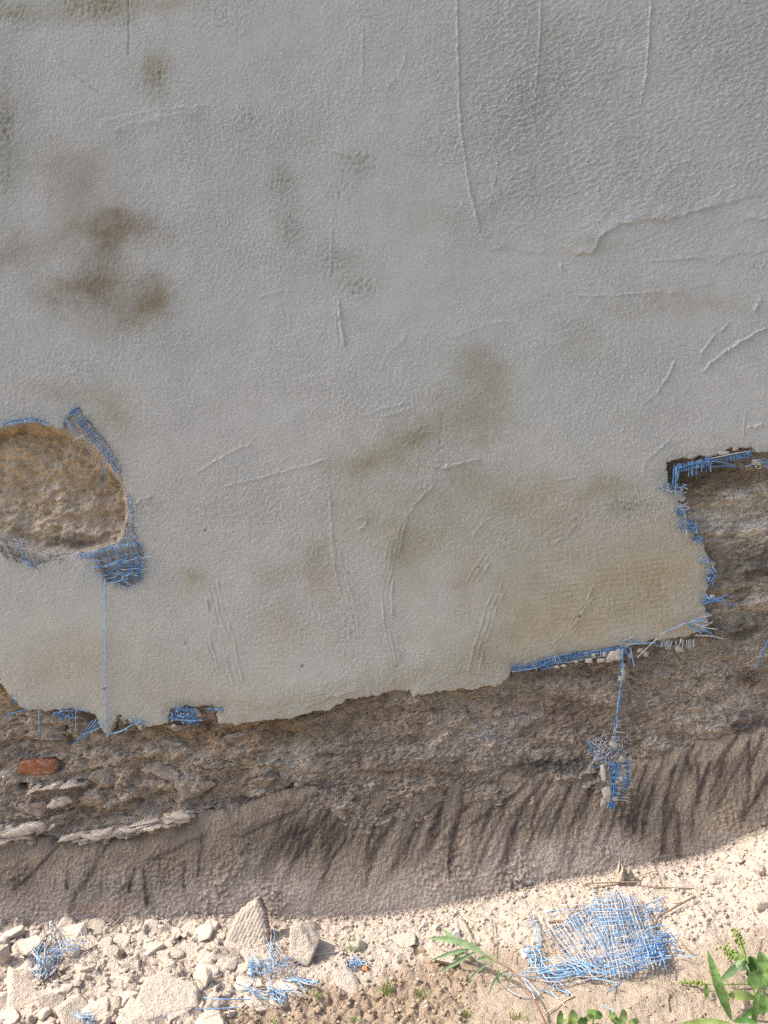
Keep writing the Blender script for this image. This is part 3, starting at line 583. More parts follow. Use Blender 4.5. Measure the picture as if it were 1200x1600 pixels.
# ------------------------------------------------------------------ loose shapes
def ico(sub):
    import bmesh
    bm = bmesh.new(); bmesh.ops.create_icosphere(bm, subdivisions=sub, radius=1)
    V = np.array([v.co[:] for v in bm.verts], np.float32); F = np.array([[v.index for v in f.verts] for f in bm.faces], np.int32)
    bm.free(); return V, F
ICO = {k: ico(k) for k in (1, 2, 3, 4, 5)}
def noise3(P, f, s):
    return (perlin(P[:,0]*f+P[:,2]*f*0.61, P[:,1]*f-P[:,2]*f*0.37, s) + perlin(P[:,1]*f+5, P[:,2]*f+P[:,0]*f*0.43, s+1))*0.5
def chunk_geo(w, d, h, seed, sub=4, slab=False, rough=0.05):
    """broken lump: unit sphere cut by random planes, scaled to w x d x h, base at z = 0"""
    r = np.random.RandomState(seed); D, F = ICO[sub]
    n = r.randn(11 if not slab else 8, 3)
    if slab: n[:, 2] *= 0.35
    n /= np.linalg.norm(n, axis=1, keepdims=True); o = r.uniform(0.55, 0.95, len(n))
    n = np.concatenate([n, [[0.12*r.randn(), 0.12*r.randn(), 1], [0, 0, -1]]]); n /= np.linalg.norm(n, axis=1, keepdims=True)
    o = np.concatenate([o, [0.42 if slab else 0.75, 0.42 if slab else 0.6]])
    k = D @ n.T
    rad = np.min(np.where(k > 0.02, o/np.maximum(k, 0.02), 9), axis=1)
    P = D*rad[:, None]*(1 + rough*noise3(D, 2.2, seed % 90)[:, None]*1.5 + rough*noise3(D, 7, seed % 80)[:, None]*0.7)
    P -= (P.max(0)+P.min(0))/2; P = P/(P.max(0)-P.min(0))*np.array((w, d, h)); P[:, 2] += h/2
    return P, F
def tube_geo(pts, r, sides=4, flat=1.0):
    pts = np.asarray(pts, np.float32); n = len(pts)
    T = np.gradient(pts, axis=0); T /= np.maximum(np.linalg.norm(T, axis=1, keepdims=True), 1e-9)
    U = np.cross(T, np.array((0.13, 0.97, 0.21))); U /= np.maximum(np.linalg.norm(U, axis=1, keepdims=True), 1e-9)
    W = np.cross(T, U)
    rr = np.broadcast_to(np.asarray(r, np.float32), (n,))
    a = np.arange(sides)*2*np.pi/sides + 0.4
    V = pts[:, None, :] + rr[:, None, None]*(np.cos(a)[None, :, None]*U[:, None, :] + flat*np.sin(a)[None, :, None]*W[:, None, :])
    i = np.arange(n-1)[:, None]*sides; k = np.arange(sides)[None, :]
    F = np.stack([i+k, i+(k+1) % sides, i+sides+(k+1) % sides, i+sides+k], -1).reshape(-1, 4)
    return V.reshape(-1, 3), F
class Bag:
    def __init__(s): s.V = []; s.F = []; s.M = []; s.n = 0
    def add(s, V, F, m=0):
        s.V.append(np.asarray(V, np.float32)); s.F.append(np.asarray(F)+s.n); s.M.append(np.full(len(F), m)); s.n += len(V)
    def build(s, name, mats, parent=None, smooth=True):
        return mesh_obj(name, np.concatenate(s.V), np.concatenate(s.F), mats, parent, smooth, np.concatenate(s.M))
def curve(pts, n=12):
    """smooth polyline through the points (Catmull-Rom)"""
    p = np.asarray(pts, np.float64)
    if len(p) == 2: return p[0] + (p[1]-p[0])*np.linspace(0, 1, n)[:, None]
    q = np.concatenate([[2*p[0]-p[1]], p, [2*p[-1]-p[-2]]]); out = []
    m = max(2, int(n/(len(p)-1)))
    for k in range(1, len(q)-2):
        for t in np.linspace(0, 1, m, endpoint=False):
            a, b, c, d = q[k-1], q[k], q[k+1], q[k+2]
            out.append(0.5*((2*b)+(c-a)*t+(2*a-5*b+4*c-d)*t*t+(3*b-a-3*c+d)*t**3))
    out.append(p[-1]); return np.array(out)
RND = random.Random(5)

# ------------------------------------------------------------------ the ground
def ground_base(x, y):
    f = foot_z(x); d = np.clip(FOOT_Y - y, 0, None)
    z = f*(1-0.55*sstep(0.02, 0.55, d))*(1-sstep(0.8, 3.5, d)) - 0.03*np.clip(d, 0, 1.5)
    return z
def zones(x, y):
    px, py = to_px(x, y, ground_base(x, y))
    px = px + 26*fbm(x*9, y*9, 3, 101); py = py + 16*fbm(x*9, y*9, 3, 102)
    lim = np.interp(px, [0, 290, 350, 420, 520, 620, 700, 800, 900, 1040, 1110, 1200], [1640, 1620, 1575, 1556, 1540, 1514, 1486, 1474, 1486, 1492, 1476, 1440])
    soil = sstep(-14, 20, py-lim)
    soil = np.where(y < -0.75, 1, soil)
    smooth_dirt = sstep(690, 800, px)
    rub = sstep(430, 330, px)*(1-soil)
    return px, py, soil, smooth_dirt, rub
def ground_h(x, y):
    x = np.asarray(x, np.float64); y = np.asarray(y, np.float64)
    px, py, soil, sm, rub = zones(x, y)
    z = ground_base(x, y) + 0.012*fbm(x*5, y*5, 3, 103)*sstep(-0.06, -0.2, y)
    qx = x+0.006*fbm(x*30, y*30, 2, 120); qy = y+0.006*fbm(x*30, y*30, 2, 121)
    f1, f2, idn = worley(qx*52, qy*52, 7); tf = worley.tilt
    e1, e2, ide = worley(qx*21+.3, qy*21, 9); te = worley.tilt
    h1, h2, idh = worley(qx*110, qy*110, 11)
    lump = sstep(0, 0.10, f2-f1)*(0.006*idn+0.007*tf) + 0.003*sstep(0, .2, h2-h1)*idh
    big = sstep(0, 0.06, e2-e1)*(0.022*(ide-0.35)+0.022*te)
    z = z + rub*(lump*1.0 + big*0.6)
    z = z + (1-rub)*(1-soil)*(0.006*np.clip(fbm(x*55, y*55, 3, 104), -.2, 1) + 0.004*sstep(0, .3, h2-h1)*idh)
    clod = 0.010*np.clip(fbm(x*38, y*38, 4, 105, 0.6), -0.35, 1) + 0.006*sstep(0, .35, f2-f1)*idn
    z = z + soil*((1-sm)*clod*1.15 + sm*(0.004*fbm(x*14, y*14, 3, 106)+0.0022*fbm(x*80, y*80, 3, 107)))
    # low mound in front of the mesh heap, hollow under it
    mpx = np.exp(-((px-1010)/80)**2-((py-1556)/22)**2); hol = np.exp(-((px-890)/120)**2-((py-1500)/40)**2)
    return z + 0.022*mpx - 0.012*hol
gx_ = axis(-0.86, 0.86, 0.0026, -40, 40, 1.25); gy_ = axis(-0.68, 0.0, 0.0026, -40, 40, 1.25)
GXX, GYY = np.meshgrid(gx_, gy_)
GZ = np.empty_like(GXX)
GZ = ground_h(GXX, GYY).astype(np.float32)
far = (np.abs(GXX) > 3.5) | (GYY < -4) | (GYY > 3)
GZ = np.where(far, 0.0-0.045, GZ)
px, py, soil, sm, rub = zones(GXX, GYY)
e2_ = fbm(GXX*45, GYY*45, 3, 111)[..., None]
gcol = np.ones(GXX.shape+(3,), np.float32)*np.array((0.585, 0.49, 0.40), np.float32)
dirt = np.array((0.36, 0.275, 0.20))[None, None]*(1-sm[..., None]) + np.array((0.43, 0.35, 0.27))[None, None]*sm[..., None]
gcol = gcol*(1-soil[..., None]) + dirt*soil[..., None]
yard = sstep(-0.80, -1.15, GYY + 0.1*fbm(GXX*3, GYY*3, 3, 113))[..., None]      # unseen weedy yard in front of the wall, darkened to cut bounce light
gcol = gcol*(1-yard) + yard*np.array((0.22, 0.19, 0.12), np.float32)
gcol *= 1 + 0.10*fbm(GXX*12, GYY*12, 3, 112)[..., None] + 0.12*e2_
o = mesh_obj('ground', np.stack([GXX.ravel(), GYY.ravel(), GZ.ravel()], -1),
    (lambda i: np.stack([i[:-1,:-1], i[:-1,1:], i[1:,1:], i[1:,:-1]], -1).reshape(-1, 4))(np.arange(GXX.size).reshape(GXX.shape)), M_GROUND, None, True, None, np.clip(gcol.reshape(-1, 3), 0.02, 0.9))
o['kind'] = 'structure'

def at(px, py, h=0.0, G=None):
    """world point on the ground (or h above it) where the photograph shows this pixel"""
    t = np.arange(0.9, 1.70, 0.0015)
    x = (px-600)/FPX*t; y = CAM_Y+t; z = CAM_Z-(py-800)/FPX*t
    g = (G or ground_h)(x, y) + h
    k = np.nonzero(z <= g)[0]
    k = k[0] if len(k) else len(t)-1
    return np.array((x[k], y[k], z[k]))
def ppm(p): return FPX/(p[1]-CAM_Y)

# ------------------------------------------------------------------ rubble, each piece its own thing
seedc = [100]
def chunk(name, px, py, w, h, label, cat, mat=M_CHUNK, slab=False, rot=None, tilt=(0, 0), depth=1.0, rough=0.05, sub=4, sink=0.45, group=None):
    """px,py = middle of the piece's foot; w,h = size in photo pixels"""
    seedc[0] += 1; r = random.Random(seedc[0])
    p = at(px, py); s = ppm(p)
    V, F = chunk_geo(w/s, w*depth/s, h/s, seedc[0], 5 if w > 40 else sub, slab, rough*0.75)
    o = mesh_obj(name, V, F, mat)
    o.location = (p[0], p[1], ground_h(p[0], p[1]) - sink*h/s)
    o.rotation_euler = (math.radians(tilt[0]), math.radians(tilt[1]), math.radians(r.uniform(-30, 30) if rot is None else rot))
    return tag(o, label, cat, group)
G_R = 'broken render pieces lying at the foot of the wall'
def R(x, y, w, h, *a, **k):
    k.setdefault('group', G_R); return chunk('render_fragment', x, y, w*(1.12 if k.get('slab') else 1), h*(1 if h > 35 else 0.72), *a, **k)
R(20, 1462, 32, 26, 'grey stone tucked against the wall at the far left corner', 'rubble', M_CHUNK_GREY)
R(6, 1476, 22, 26, 'small grey lump left of the far left corner stone', 'rubble', M_CHUNK_GREY)
R(52, 1463, 34, 22, 'rounded cream lump against the wall just left of the small blue fibre tangle', 'rubble')
R(50, 1478, 34, 12, 'tilted thin cream flake below the rounded lump by the left blue tangle', 'rubble', slab=True, tilt=(14, -18))
R(4, 1500, 26, 40, 'upright cream block cut by the left picture edge', 'rubble')
R(32, 1548, 74, 30, 'largest pale slab with a stepped surface at the left below the corner stones', 'rubble', slab=True, rot=55, tilt=(22, 6), depth=1.35, sink=0.3)
R(6, 1566, 34, 30, 'bright angular block at the left edge below the largest slab', 'rubble')
R(16, 1592, 44, 24, 'flat cream piece in the bottom left corner', 'rubble', slab=True, tilt=(14, 0))
R(78, 1582, 48, 24, 'square flat cream piece near the bottom left', 'rubble', slab=True, rot=30, tilt=(20, 8), depth=1.2)
R(104, 1546, 34, 20, 'ribbed pale lump right of the upright white chip', 'rubble')
R(120, 1590, 60, 22, 'long flat cream slab at the bottom left centre', 'rubble', slab=True, rot=50, tilt=(20, 4), depth=1.5)
R(88, 1545, 10, 24, 'narrow upright white chip among the left rubble', 'rubble', M_WHITE, depth=0.6)
R(195, 1560, 46, 24, 'wedge shaped cream block with a shaded right face in the left rubble', 'rubble', rot=35, tilt=(12, -10))
R(158, 1582, 40, 22, 'pale wedge lying left below the shaded wedge block', 'rubble', rot=40, tilt=(10, -16))
R(214, 1585, 58, 24, 'broad flat cream piece at the bottom beside the biggest central slab', 'rubble', slab=True, tilt=(20, 4), depth=1.2)
R(290, 1494, 84, 15, 'long narrow slab lying on a slant left of the ribbed triangular fragment', 'rubble', slab=True, rot=38, tilt=(14, 0), depth=0.55)
R(262, 1566, 96, 26, 'biggest smooth cream slab in the middle of the left rubble', 'rubble', slab=True, rot=22, tilt=(22, 2), depth=1.0, sink=0.3)
R(240, 1488, 34, 30, 'rounded cream lump left of the long narrow slab', 'rubble', rough=0.08)
R(258, 1450, 28, 22, 'knobbly lump against the wall above the long narrow slab', 'rubble', rough=0.12)
R(500, 1486, 58, 15, 'flat grey slab lying right below the big leaning stone', 'rubble', M_CHUNK_GREY, slab=True, rot=8, tilt=(6, 0), depth=0.7)
R(467, 1488, 56, 58, 'big pale leaning stone at the wall foot in the centre left', 'rubble', rot=-30, tilt=(0, 22), rough=0.07, sink=0.2)
R(487, 1456, 36, 30, 'pale stone standing behind the big leaning stone', 'rubble', rough=0.08)
R(557, 1478, 38, 24, 'square sided greyish block with a green tinge near the wall foot centre', 'rubble', earthy('greenish_rubble', (0.46, 0.43, 0.33), 0.1), rot=20)
R(600, 1463, 20, 12, 'small smooth oval pebble near the wall foot right of the square block', 'rubble', M_CHUNK_GREY, rough=0.03)
R(634, 1468, 36, 12, 'flat pale stone left of the pair of round pebbles', 'rubble', slab=True)
R(661, 1448, 19, 14, 'round grey pebble nearest the wall in the middle', 'rubble', M_CHUNK_GREY, rough=0.03)
R(681, 1452, 13, 14, 'narrow upright pebble right of the round grey pebble', 'rubble', M_CHUNK_GREY, rough=0.03)
R(711, 1464, 17, 26, 'white upright stone beside the tips of the long grass leaves', 'rubble', M_WHITE)
R(620, 1500, 18, 22, 'thin slanting flake below the flat pale stone', 'rubble', slab=True, rot=60, tilt=(30, 0))
R(690, 1498, 46, 12, 'low pale crust beneath the long grass leaves', 'rubble', slab=True)
R(545, 1541, 54, 26, 'oval pale slab with a brown shard at its corner on the soil edge', 'rubble', slab=True, rot=-8, tilt=(18, 0), depth=0.9)
R(594, 1552, 40, 22, 'brown earthy clod right of the oval pale slab', 'clod', M_CHUNK_SOIL, rough=0.1)
R(402, 1542, 24, 24, 'left stone lying on the middle blue mesh scrap', 'rubble')
R(421, 1544, 18, 24, 'narrow middle stone lying on the middle blue mesh scrap', 'rubble')
R(446, 1544, 42, 24, 'right and widest stone lying on the middle blue mesh scrap', 'rubble')
R(404, 1568, 40, 24, 'cream slab just below the middle blue mesh scrap', 'rubble', slab=True, rot=40, tilt=(20, 10))
R(440, 1566, 36, 18, 'small pale piece at the lower right of the middle blue mesh scrap', 'rubble')
R(312, 1574, 24, 22, 'grey stone with two blue strands resting across it at the bottom', 'rubble', M_CHUNK_GREY)
R(336, 1572, 28, 26, 'pale lump right of the grey stone under the blue strands', 'rubble', rough=0.08)
R(330, 1598, 52, 24, 'pale crumbly block at the bottom edge below the blue strands', 'rubble', rough=0.1)
R(280, 1592, 42, 30, 'dark edged crumbly block at the bottom right of the biggest slab', 'rubble', rough=0.1)
R(322, 1532, 20, 36, 'long grey lump in the dark gap right of the long narrow slab', 'rubble', M_CHUNK_GREY, depth=1.2)
R(350, 1510, 60, 12, 'low flat cream crust under the ribbed triangular fragment', 'rubble', slab=True, tilt=(10, 0))
R(352, 1545, 30, 20, 'pale lump left of the middle blue mesh scrap', 'rubble', rough=0.08)
R(150, 1500, 26, 18, 'small square cream piece right of the left blue tangle', 'rubble')
R(165, 1475, 22, 14, 'small cream piece near the wall above the square cream piece', 'rubble')
R(130, 1485, 44, 16, 'sloping cream piece under the right fibres of the left blue tangle', 'rubble', slab=True)
R(96, 1516, 30, 14, 'cream piece pinned under the lower end of the left blue tangle', 'rubble')
R(112, 1468, 52, 24, 'pale smooth render piece behind the left blue tangle', 'rubble', slab=True, tilt=(25, 0))
R(866, 1508, 40, 22, 'tan stone caught in the left loop of the large blue mesh heap', 'rubble', earthy('tan_stone', (0.52, 0.40, 0.29), 0.1))
R(1188, 1408, 34, 18, 'pale flat stone at the right edge on the sunlit bank', 'rubble', slab=True)
R(1186, 1358, 34, 22, 'pale block at the right edge where the bank meets the wall', 'rubble')
R(1152, 1345, 26, 16, 'pale lump on the right bank beside the wall', 'rubble')
R(1130, 1372, 36, 14, 'flat crusted piece below the lump on the right bank', 'rubble', slab=True)
R(802, 1462, 16, 14, 'cream chip with a dark hollow left of the large mesh heap', 'rubble')
chunk('shell', 822, 1492, 15, 11, 'white shell like chip at the left tip of the large mesh heap', 'shell', M_WHITE, rough=0.02)
chunk('brick_shard', 571, 1518, 15, 13, 'small orange brick shard at the corner of the oval pale slab', 'shard', M_SHARD)
# ribbed triangular fragment standing against the wall
def ribbed():
    A, B, C_ = at(350, 1476), at(428, 1482), None
    n = 60; u, v = np.meshgrid(np.linspace(0, 1, n), np.linspace(0, 1, n))
    OUT = [(348,1474),(362,1438),(380,1424),(393,1416),(403,1432),(412,1452),(418,1478),(400,1486),(370,1484)]
    base = at(385, 1478); s = ppm(base)
    bag = Bag(); d0 = base[1]-CAM_Y
    px_ = 345+78*u; py_ = 1410+80*v
    ins = sdf(px_, py_, OUT) + 1.5*perlin(px_/6, py_/6, 3)
    lx = (px_-385)/s; lz = (1478-py_)/s
    rib = 0.0006*np.sin((lx*0.91-lz*0.41)*2*np.pi/0.0066) + 0.0012*fbm(lx*90, lz*90, 3, 5)
    ly = 0.55*lz - rib - 0.004*sstep(-6, 0, ins)*-1
    idx = np.arange(n*n).reshape(n, n)
    F = np.stack([idx[1:,:-1], idx[1:,1:], idx[:-1,1:], idx[:-1,:-1]], -1)
    k = (ins[:-1,:-1]+ins[1:,1:]) < 0; F = F[k]
    E = np.concatenate([F[:,[0,1]],F[:,[1,2]],F[:,[2,3]],F[:,[3,0]]]); key = np.minimum(E[:,0],E[:,1])*100000+np.maximum(E[:,0],E[:,1])
    _, inv, cnt = np.unique(key, return_inverse=True, return_counts=True); B_ = E[cnt[inv] == 1]
    V = np.stack([lx.ravel(), ly.ravel(), lz.ravel()], -1); V2 = V + np.array((0.004, 0.017, -0.004)); N = len(V)
    Fs = np.concatenate([F, F[:, ::-1]+N, np.stack([B_[:,1], B_[:,0], B_[:,0]+N, B_[:,1]+N], -1)])
    used = np.zeros(2*N, bool); used[Fs.ravel()] = True; new = np.cumsum(used)-1
    o = mesh_obj('render_fragment', np.concatenate([V, V2])[used], new[Fs], M_CHUNK)
    o.location = (base[0], base[1]-0.004, ground_h(base[0], base[1])-0.003); o.rotation_euler = (0, 0, math.radians(-6))
    tag(o, 'triangular fragment with a finely ribbed face leaning against the wall foot', 'rubble', G_R)
ribbed()

# crumbs: small pieces one could count, told apart by nothing
def scatter(n, region, sizes, label, group, mats, seed, cat='crumb', name='render_crumb', flat=0.7):
    r = random.Random(seed)
    protos = []
    for k in range(10):
        V, F = chunk_geo(1, r.uniform(.6, 1.3), r.uniform(.22, .5), seed*20+k, 3, k % 3 != 0, 0.05)
        me = mesh_obj(name, V, F, mats[k % len(mats)]); protos.append(me.data); bpy.data.objects.remove(me)
    for k in range(n):
        px = r.uniform(region[0], region[1]); lo = np.interp(px, [p[0] for p in FOOT], [p[1] for p in FOOT])+6
        py = lo + (region[2]-lo)*r.random()**region[3]
        p = at(px, py); s = r.uniform(*sizes)**1.0/ppm(p)
        o = link(bpy.data.objects.new(name, protos[r.randrange(10)]))
        o.location = (p[0], p[1], p[2]-0.16*s); o.scale = (s*r.uniform(.8, 1.3), s, s*r.uniform(.7, 1.1))
        o.rotation_euler = (r.uniform(-.1, .5), r.uniform(-.3, .3), r.uniform(0, 6.28))
        tag(o, label, cat, group)
scatter(150, (0, 430, 1600, 0.8), (7, 24), 'small cream crumb among the broken render pieces in the left rubble', 'cream crumbs in the left rubble', [M_CHUNK, M_CHUNK, M_CHUNK_GREY], 3)
scatter(60, (430, 830, 1490, 1.2), (5, 13), 'small pale pebble on the sunlit strip below the wall centre', 'pale pebbles on the sunlit strip in the centre', [M_CHUNK, M_CHUNK_GREY], 4)
scatter(50, (1000, 1200, 1470, 1.0), (5, 12), 'small pale crumb on the sunlit bank at the right', 'pale crumbs on the right bank', [M_CHUNK], 5)

def flakes(n, seed, label, group):
    r = random.Random(seed); protos = []
    for k in range(12):
        V, F = chunk_geo(1, r.uniform(.6, 1.1), r.uniform(.10, .2), seed*30+k, 3, True, 0.03)
        me = mesh_obj('render_flake', V, F, M_CHUNK); protos.append(me.data); bpy.data.objects.remove(me)
    for k in range(n):
        px = r.uniform(0, 400); py = 1600-150*r.random()**1.1; p = at(px, py); s = r.uniform(18, 44)/ppm(p)
        o = link(bpy.data.objects.new('render_flake', protos[r.randrange(12)])); o.location = (p[0], p[1], p[2]-.04*s); o.scale = (s, s, s)
        o.rotation_euler = (r.uniform(.15, .75), r.uniform(-.3, .3), r.uniform(-1.0, 1.0)); tag(o, label, 'flake', group)
flakes(60, 6, 'thin flat cream flake of wall render lying in the dusty left rubble', 'flat render flakes in the left rubble')

# finest gravel and soil crumbs: one object, nobody could count it
def gravel():
    r = random.Random(9); bags = [Bag(), Bag()]
    lib = [chunk_geo(1, r.uniform(.7, 1.2), r.uniform(.5, .8), 900+k, 1, False, 0.1) for k in range(12)]
    N = 5200
    P = np.array([[r.uniform(-60, 1260), 0] for _ in range(N)])
    for k in range(N):
        px = P[k, 0]; x = (px-600)/FPX*1.5
        y = -0.045 - 0.50*r.random()**1.4
        x = (px-600)/FPX*(y-CAM_Y)
        P[k] = (x, y)
    Zg = ground_h(P[:,0], P[:,1]); pxx, pyy, so, smm, ru = zones(P[:,0], P[:,1])
    for k in range(N):
        s = r.uniform(2.2, 7.5 if smm[k] < .5 or so[k] < .5 else 4.5)/800
        if so[k] > .5 and smm[k] > .5 and r.random() < .7: continue
        if ru[k] > .5 and r.random() < .55: continue
        V, F = lib[r.randrange(12)]; a = r.uniform(0, 6.28); c, sn = math.cos(a), math.sin(a)
        Vr = V*s; Vr = np.stack([Vr[:,0]*c-Vr[:,1]*sn, Vr[:,0]*sn+Vr[:,1]*c, Vr[:,2]], -1) + np.array((P[k,0], P[k,1], Zg[k]-0.2*s))
        bags[1 if r.random() < so[k]*0.85 else 0].add(Vr, F)
    for b, n, m in ((bags[0], 'gravel', M_CHUNK), (bags[1], 'soil_crumbs', M_CHUNK_SOIL)):
        o = b.build(n, m); o['kind'] = 'stuff'
gravel()

# ------------------------------------------------------------------ blue reinforcing mesh
NET = [M_BLUE, M_SKY, M_DUSTY, M_DARKNET]
def pick(r, w): 
    t = r.random()*sum(w)
    for k, v in enumerate(w):
        t -= v
        if t <= 0: return k
    return 0
def wall_strands(bag, lines, r=0.0009, y=-0.003, m=0, jit=1.0, seed=1):
    rr = random.Random(seed)
    for ln in lines:
        ys = [y - rr.uniform(0, 0.004) for _ in ln]
        pts = curve([wall_pt(p[0]+rr.uniform(-jit, jit), p[1]+rr.uniform(-jit, jit), yy) for p, yy in zip(ln, ys)], max(4, 4*len(ln)))
        bag.add(*tube_geo(pts, r), m if isinstance(m, int) else pick(rr, m))
def wall_net(bag, quad, nu, nv, w=(4,3,1,0), miss=0.15, over=0.12, r=0.0010, y=-0.002, jit=1.6, seed=1, lift=0.006):
    """bilinear grid in a pixel quad: corners top-left, top-right, bottom-right, bottom-left"""
    rr = random.Random(seed); q = np.array(quad, float)
    def P(u, v): return (q[0]*(1-u)+q[1]*u)*(1-v) + (q[3]*(1-u)+q[2]*u)*v
    def run(fix, n, horiz):
        for k in range(n):
            c = (k+0.5)/n
            if rr.random() < miss: continue
            a, b = -rr.random()*over, 1+rr.random()*over
            if rr.random() < 0.3: a = rr.uniform(0, .5)
            if rr.random() < 0.3: b = rr.uniform(.5, 1)
            m = pick(rr, w); ln = []
            for t in np.linspace(a, b, 7):
                u, v = (t, c) if horiz else (c, t)
                p = P(u, v) + np.array((rr.uniform(-jit, jit), rr.uniform(-jit, jit)))
                out = max(0, -t, t-1)
                ln.append(wall_pt(p[0], p[1], y - rr.random()*lift - out*0.03))
            bag.add(*tube_geo(curve(ln, 18), r), m)
    run(0, nv, True); run(0, nu, False)
def fringe(name, label, build):
    b = Bag(); build(b); o = b.build(name, NET); wpart(o, label); return o
def zig(pts, n, amp, seed):
    """little cross ticks along a path"""
    rr = random.Random(seed); c = curve(pts, n); out = []
    T = np.gradient(c, axis=0); T /= np.maximum(np.linalg.norm(T, axis=1, keepdims=True), 1e-6)
    for p, t in zip(c, T):
        a = amp*rr.uniform(.4, 1.2); b = amp*rr.uniform(.4, 1.2); nrm = np.array((-t[1], t[0]))
        out.append([tuple(p-nrm*a), tuple(p+nrm*b)])
    return out
def para(pts, offs):
    c = np.array(pts, float); T = np.gradient(c, axis=0); T /= np.linalg.norm(T, axis=1, keepdims=True)
    return [[tuple(q) for q in c+np.stack([-T[:,1], T[:,0]], -1)*o] for o in offs]
def f1(b):
    p = [(4,664),(18,659),(35,658),(50,656),(62,657),(74,663)]
    wall_strands(b, para(p, (-2, 0, 2)), .0011, -.004, (4,2,0,0), 1, 2); wall_strands(b, zig(p, 14, 4.5, 3), .0009, -.005, (3,2,0,0), 1, 3)
fringe('reinforcing_mesh', 'blue mesh edging the top of the round hole', f1)
def f2(b):
    p = [(114,640),(126,656),(138,672),(150,688),(162,702),(172,718),(184,736)]
    wall_strands(b, para(p, (-6, -1, 4)), .0010, -.004, (4,3,0,0), 1.5, 4); wall_strands(b, zig(p, 26, 8, 5), .0010, -.006, (4,2,1,0), 1.5, 5)
    wall_strands(b, zig(p[:4], 10, 11, 6), .0009, -.007, (2,2,2,0), 2, 6)
    wall_strands(b, [[(168,714),(160,738),(151,760)],[(170,718),(165,740),(161,766)],[(172,722),(178,736),(183,748)],[(102,650),(106,662),(112,672)],[(104,655),(124,690)],[(118,660),(140,672),(148,690)],[(130,680),(136,700),(150,716)],[(114,690),(130,680)],[(102,648),(101,660)],[(120,640),(112,650)],[(128,642),(118,662),(126,668)]], .0010, -.008, (4,3,1,0), 1, 7)
fringe('reinforcing_mesh', 'frayed blue mesh strip curling along the upper right of the round hole', f2)
def f3(b):
    p = [(200,770),(203,786),(206,800),(207,816)]
    wall_strands(b, para(p, (-2, 1)), .0010, -.003, (4,3,0,0), 1, 8); wall_strands(b, zig(p, 9, 4, 9), .0009, -.004, (4,2,0,0), 1, 9)
    wall_net(b, [(194,820),(209,820),(212,848),(192,850)], 4, 5, (1,1,2,3), .1, .1, .0009, .002, 1, 10)
fringe('reinforcing_mesh', 'thin blue mesh edge at the right side of the round hole', f3)
def f4(b):
    p = [(122,871),(140,866),(165,859),(190,852),(215,849)]
    wall_strands(b, para(p, (-2.5, 0, 2)), .0011, -.005, (3,4,1,0), 2, 11); wall_strands(b, zig(p, 22, 4, 12), .0009, -.006, (3,3,0,0), 1, 12)
    wall_net(b, [(140,868),(221,850),(221,908),(160,908)], 9, 7, (3,2,1,3), .08, .1, .0011, .0, 2, 13)
    wall_net(b, [(165,880),(221,868),(221,900),(178,905)], 4, 7, (5,3,0,1), .1, .25, .0012, -.004, 4, 14)
    wall_strands(b, [[(160,913),(182,908),(200,903)],[(180,918),(190,906),(206,890)],[(200,920),(200,910)],[(214,850),(216,880),(215,900)],[(222,850),(218,858)],[(224,886),(214,893),(216,906)],[(190,905),(205,916)]], .0012, -.006, (4,2,0,0), 1.5, 15)
fringe('reinforcing_mesh', 'dense torn blue mesh patch at the lower right of the round hole', f4)
fringe('reinforcing_mesh', 'grimy bare mesh grid at the lower left of the round hole', lambda b: (wall_net(b, [(-20,836),(44,846),(62,892),(0,868)], 8, 5, (0.6,.6,.6,4), .05, .1, .0010, -.001, 1.2, 16), wall_net(b, [(60,866),(95,862),(100,876),(64,884)], 3, 2, (0,0,1,3), .3, .3, .0008, -.001, 2, 17), wall_strands(b, [[(34,872),(44,882),(52,886)],[(40,876),(50,880)],[(54,884),(62,892)]], .001, -.004, 0, 1, 18)))
def f5(b):
    wall_strands(b, [[(8,1120),(28,1112),(44,1110)],[(12,1116),(36,1111)],[(16,1085),(24,1098)],[(18,1090),(27,1094)],[(60,1108),(61,1148)],[(56,1112),(64,1122)]], .0012, -.003, (4,2,0,0), 1, 19)
    wall_net(b, [(87,1110),(120,1108),(118,1124),(90,1122)], 7, 3, (5,2,0,0), .1, .25, .0012, -.003, 2, 20)
    wall_strands(b, [[(118,1110),(119,1140)],[(120,1110),(140,1112)],[(114,1162),(130,1150),(155,1134)],[(118,1158),(140,1138)],[(126,1152),(145,1126)],[(130,1146),(155,1136),(158,1130)],[(136,1142),(150,1122)],[(142,1140),(156,1126)]], .0012, -.007, (3,4,1,0), 1.5, 21)
    wall_strands(b, [[(172,1148),(190,1142),(205,1134),(218,1128)],[(178,1146),(200,1138)],[(186,1120),(196,1130)],[(205,1128),(222,1124),(226,1136)],[(210,1122),(216,1138)],[(212,1132),(226,1128)],[(200,1136),(220,1122)]], .0012, -.006, (3,4,1,0), 1.5, 22)
fringe('reinforcing_mesh', 'knotted blue mesh ends along the broken edge at the lower left', f5)
fringe('reinforcing_mesh', 'small blue mesh block at the broken edge left of centre', lambda b: (wall_net(b, [(266,1106),(300,1105),(312,1130),(266,1128)], 8, 6, (5,2,0,0), .05, .12, .0014, -.003, 2, 23), wall_strands(b, [[(258,1121),(275,1120)],[(268,1124),(315,1126)],[(320,1106),(350,1108)],[(325,1104),(336,1114)],[(330,1110),(354,1108)],[(326,1108),(340,1106)],[(295,1130),(316,1124)]], .0012, -.006, (4,2,0,0), 1.5, 24)))
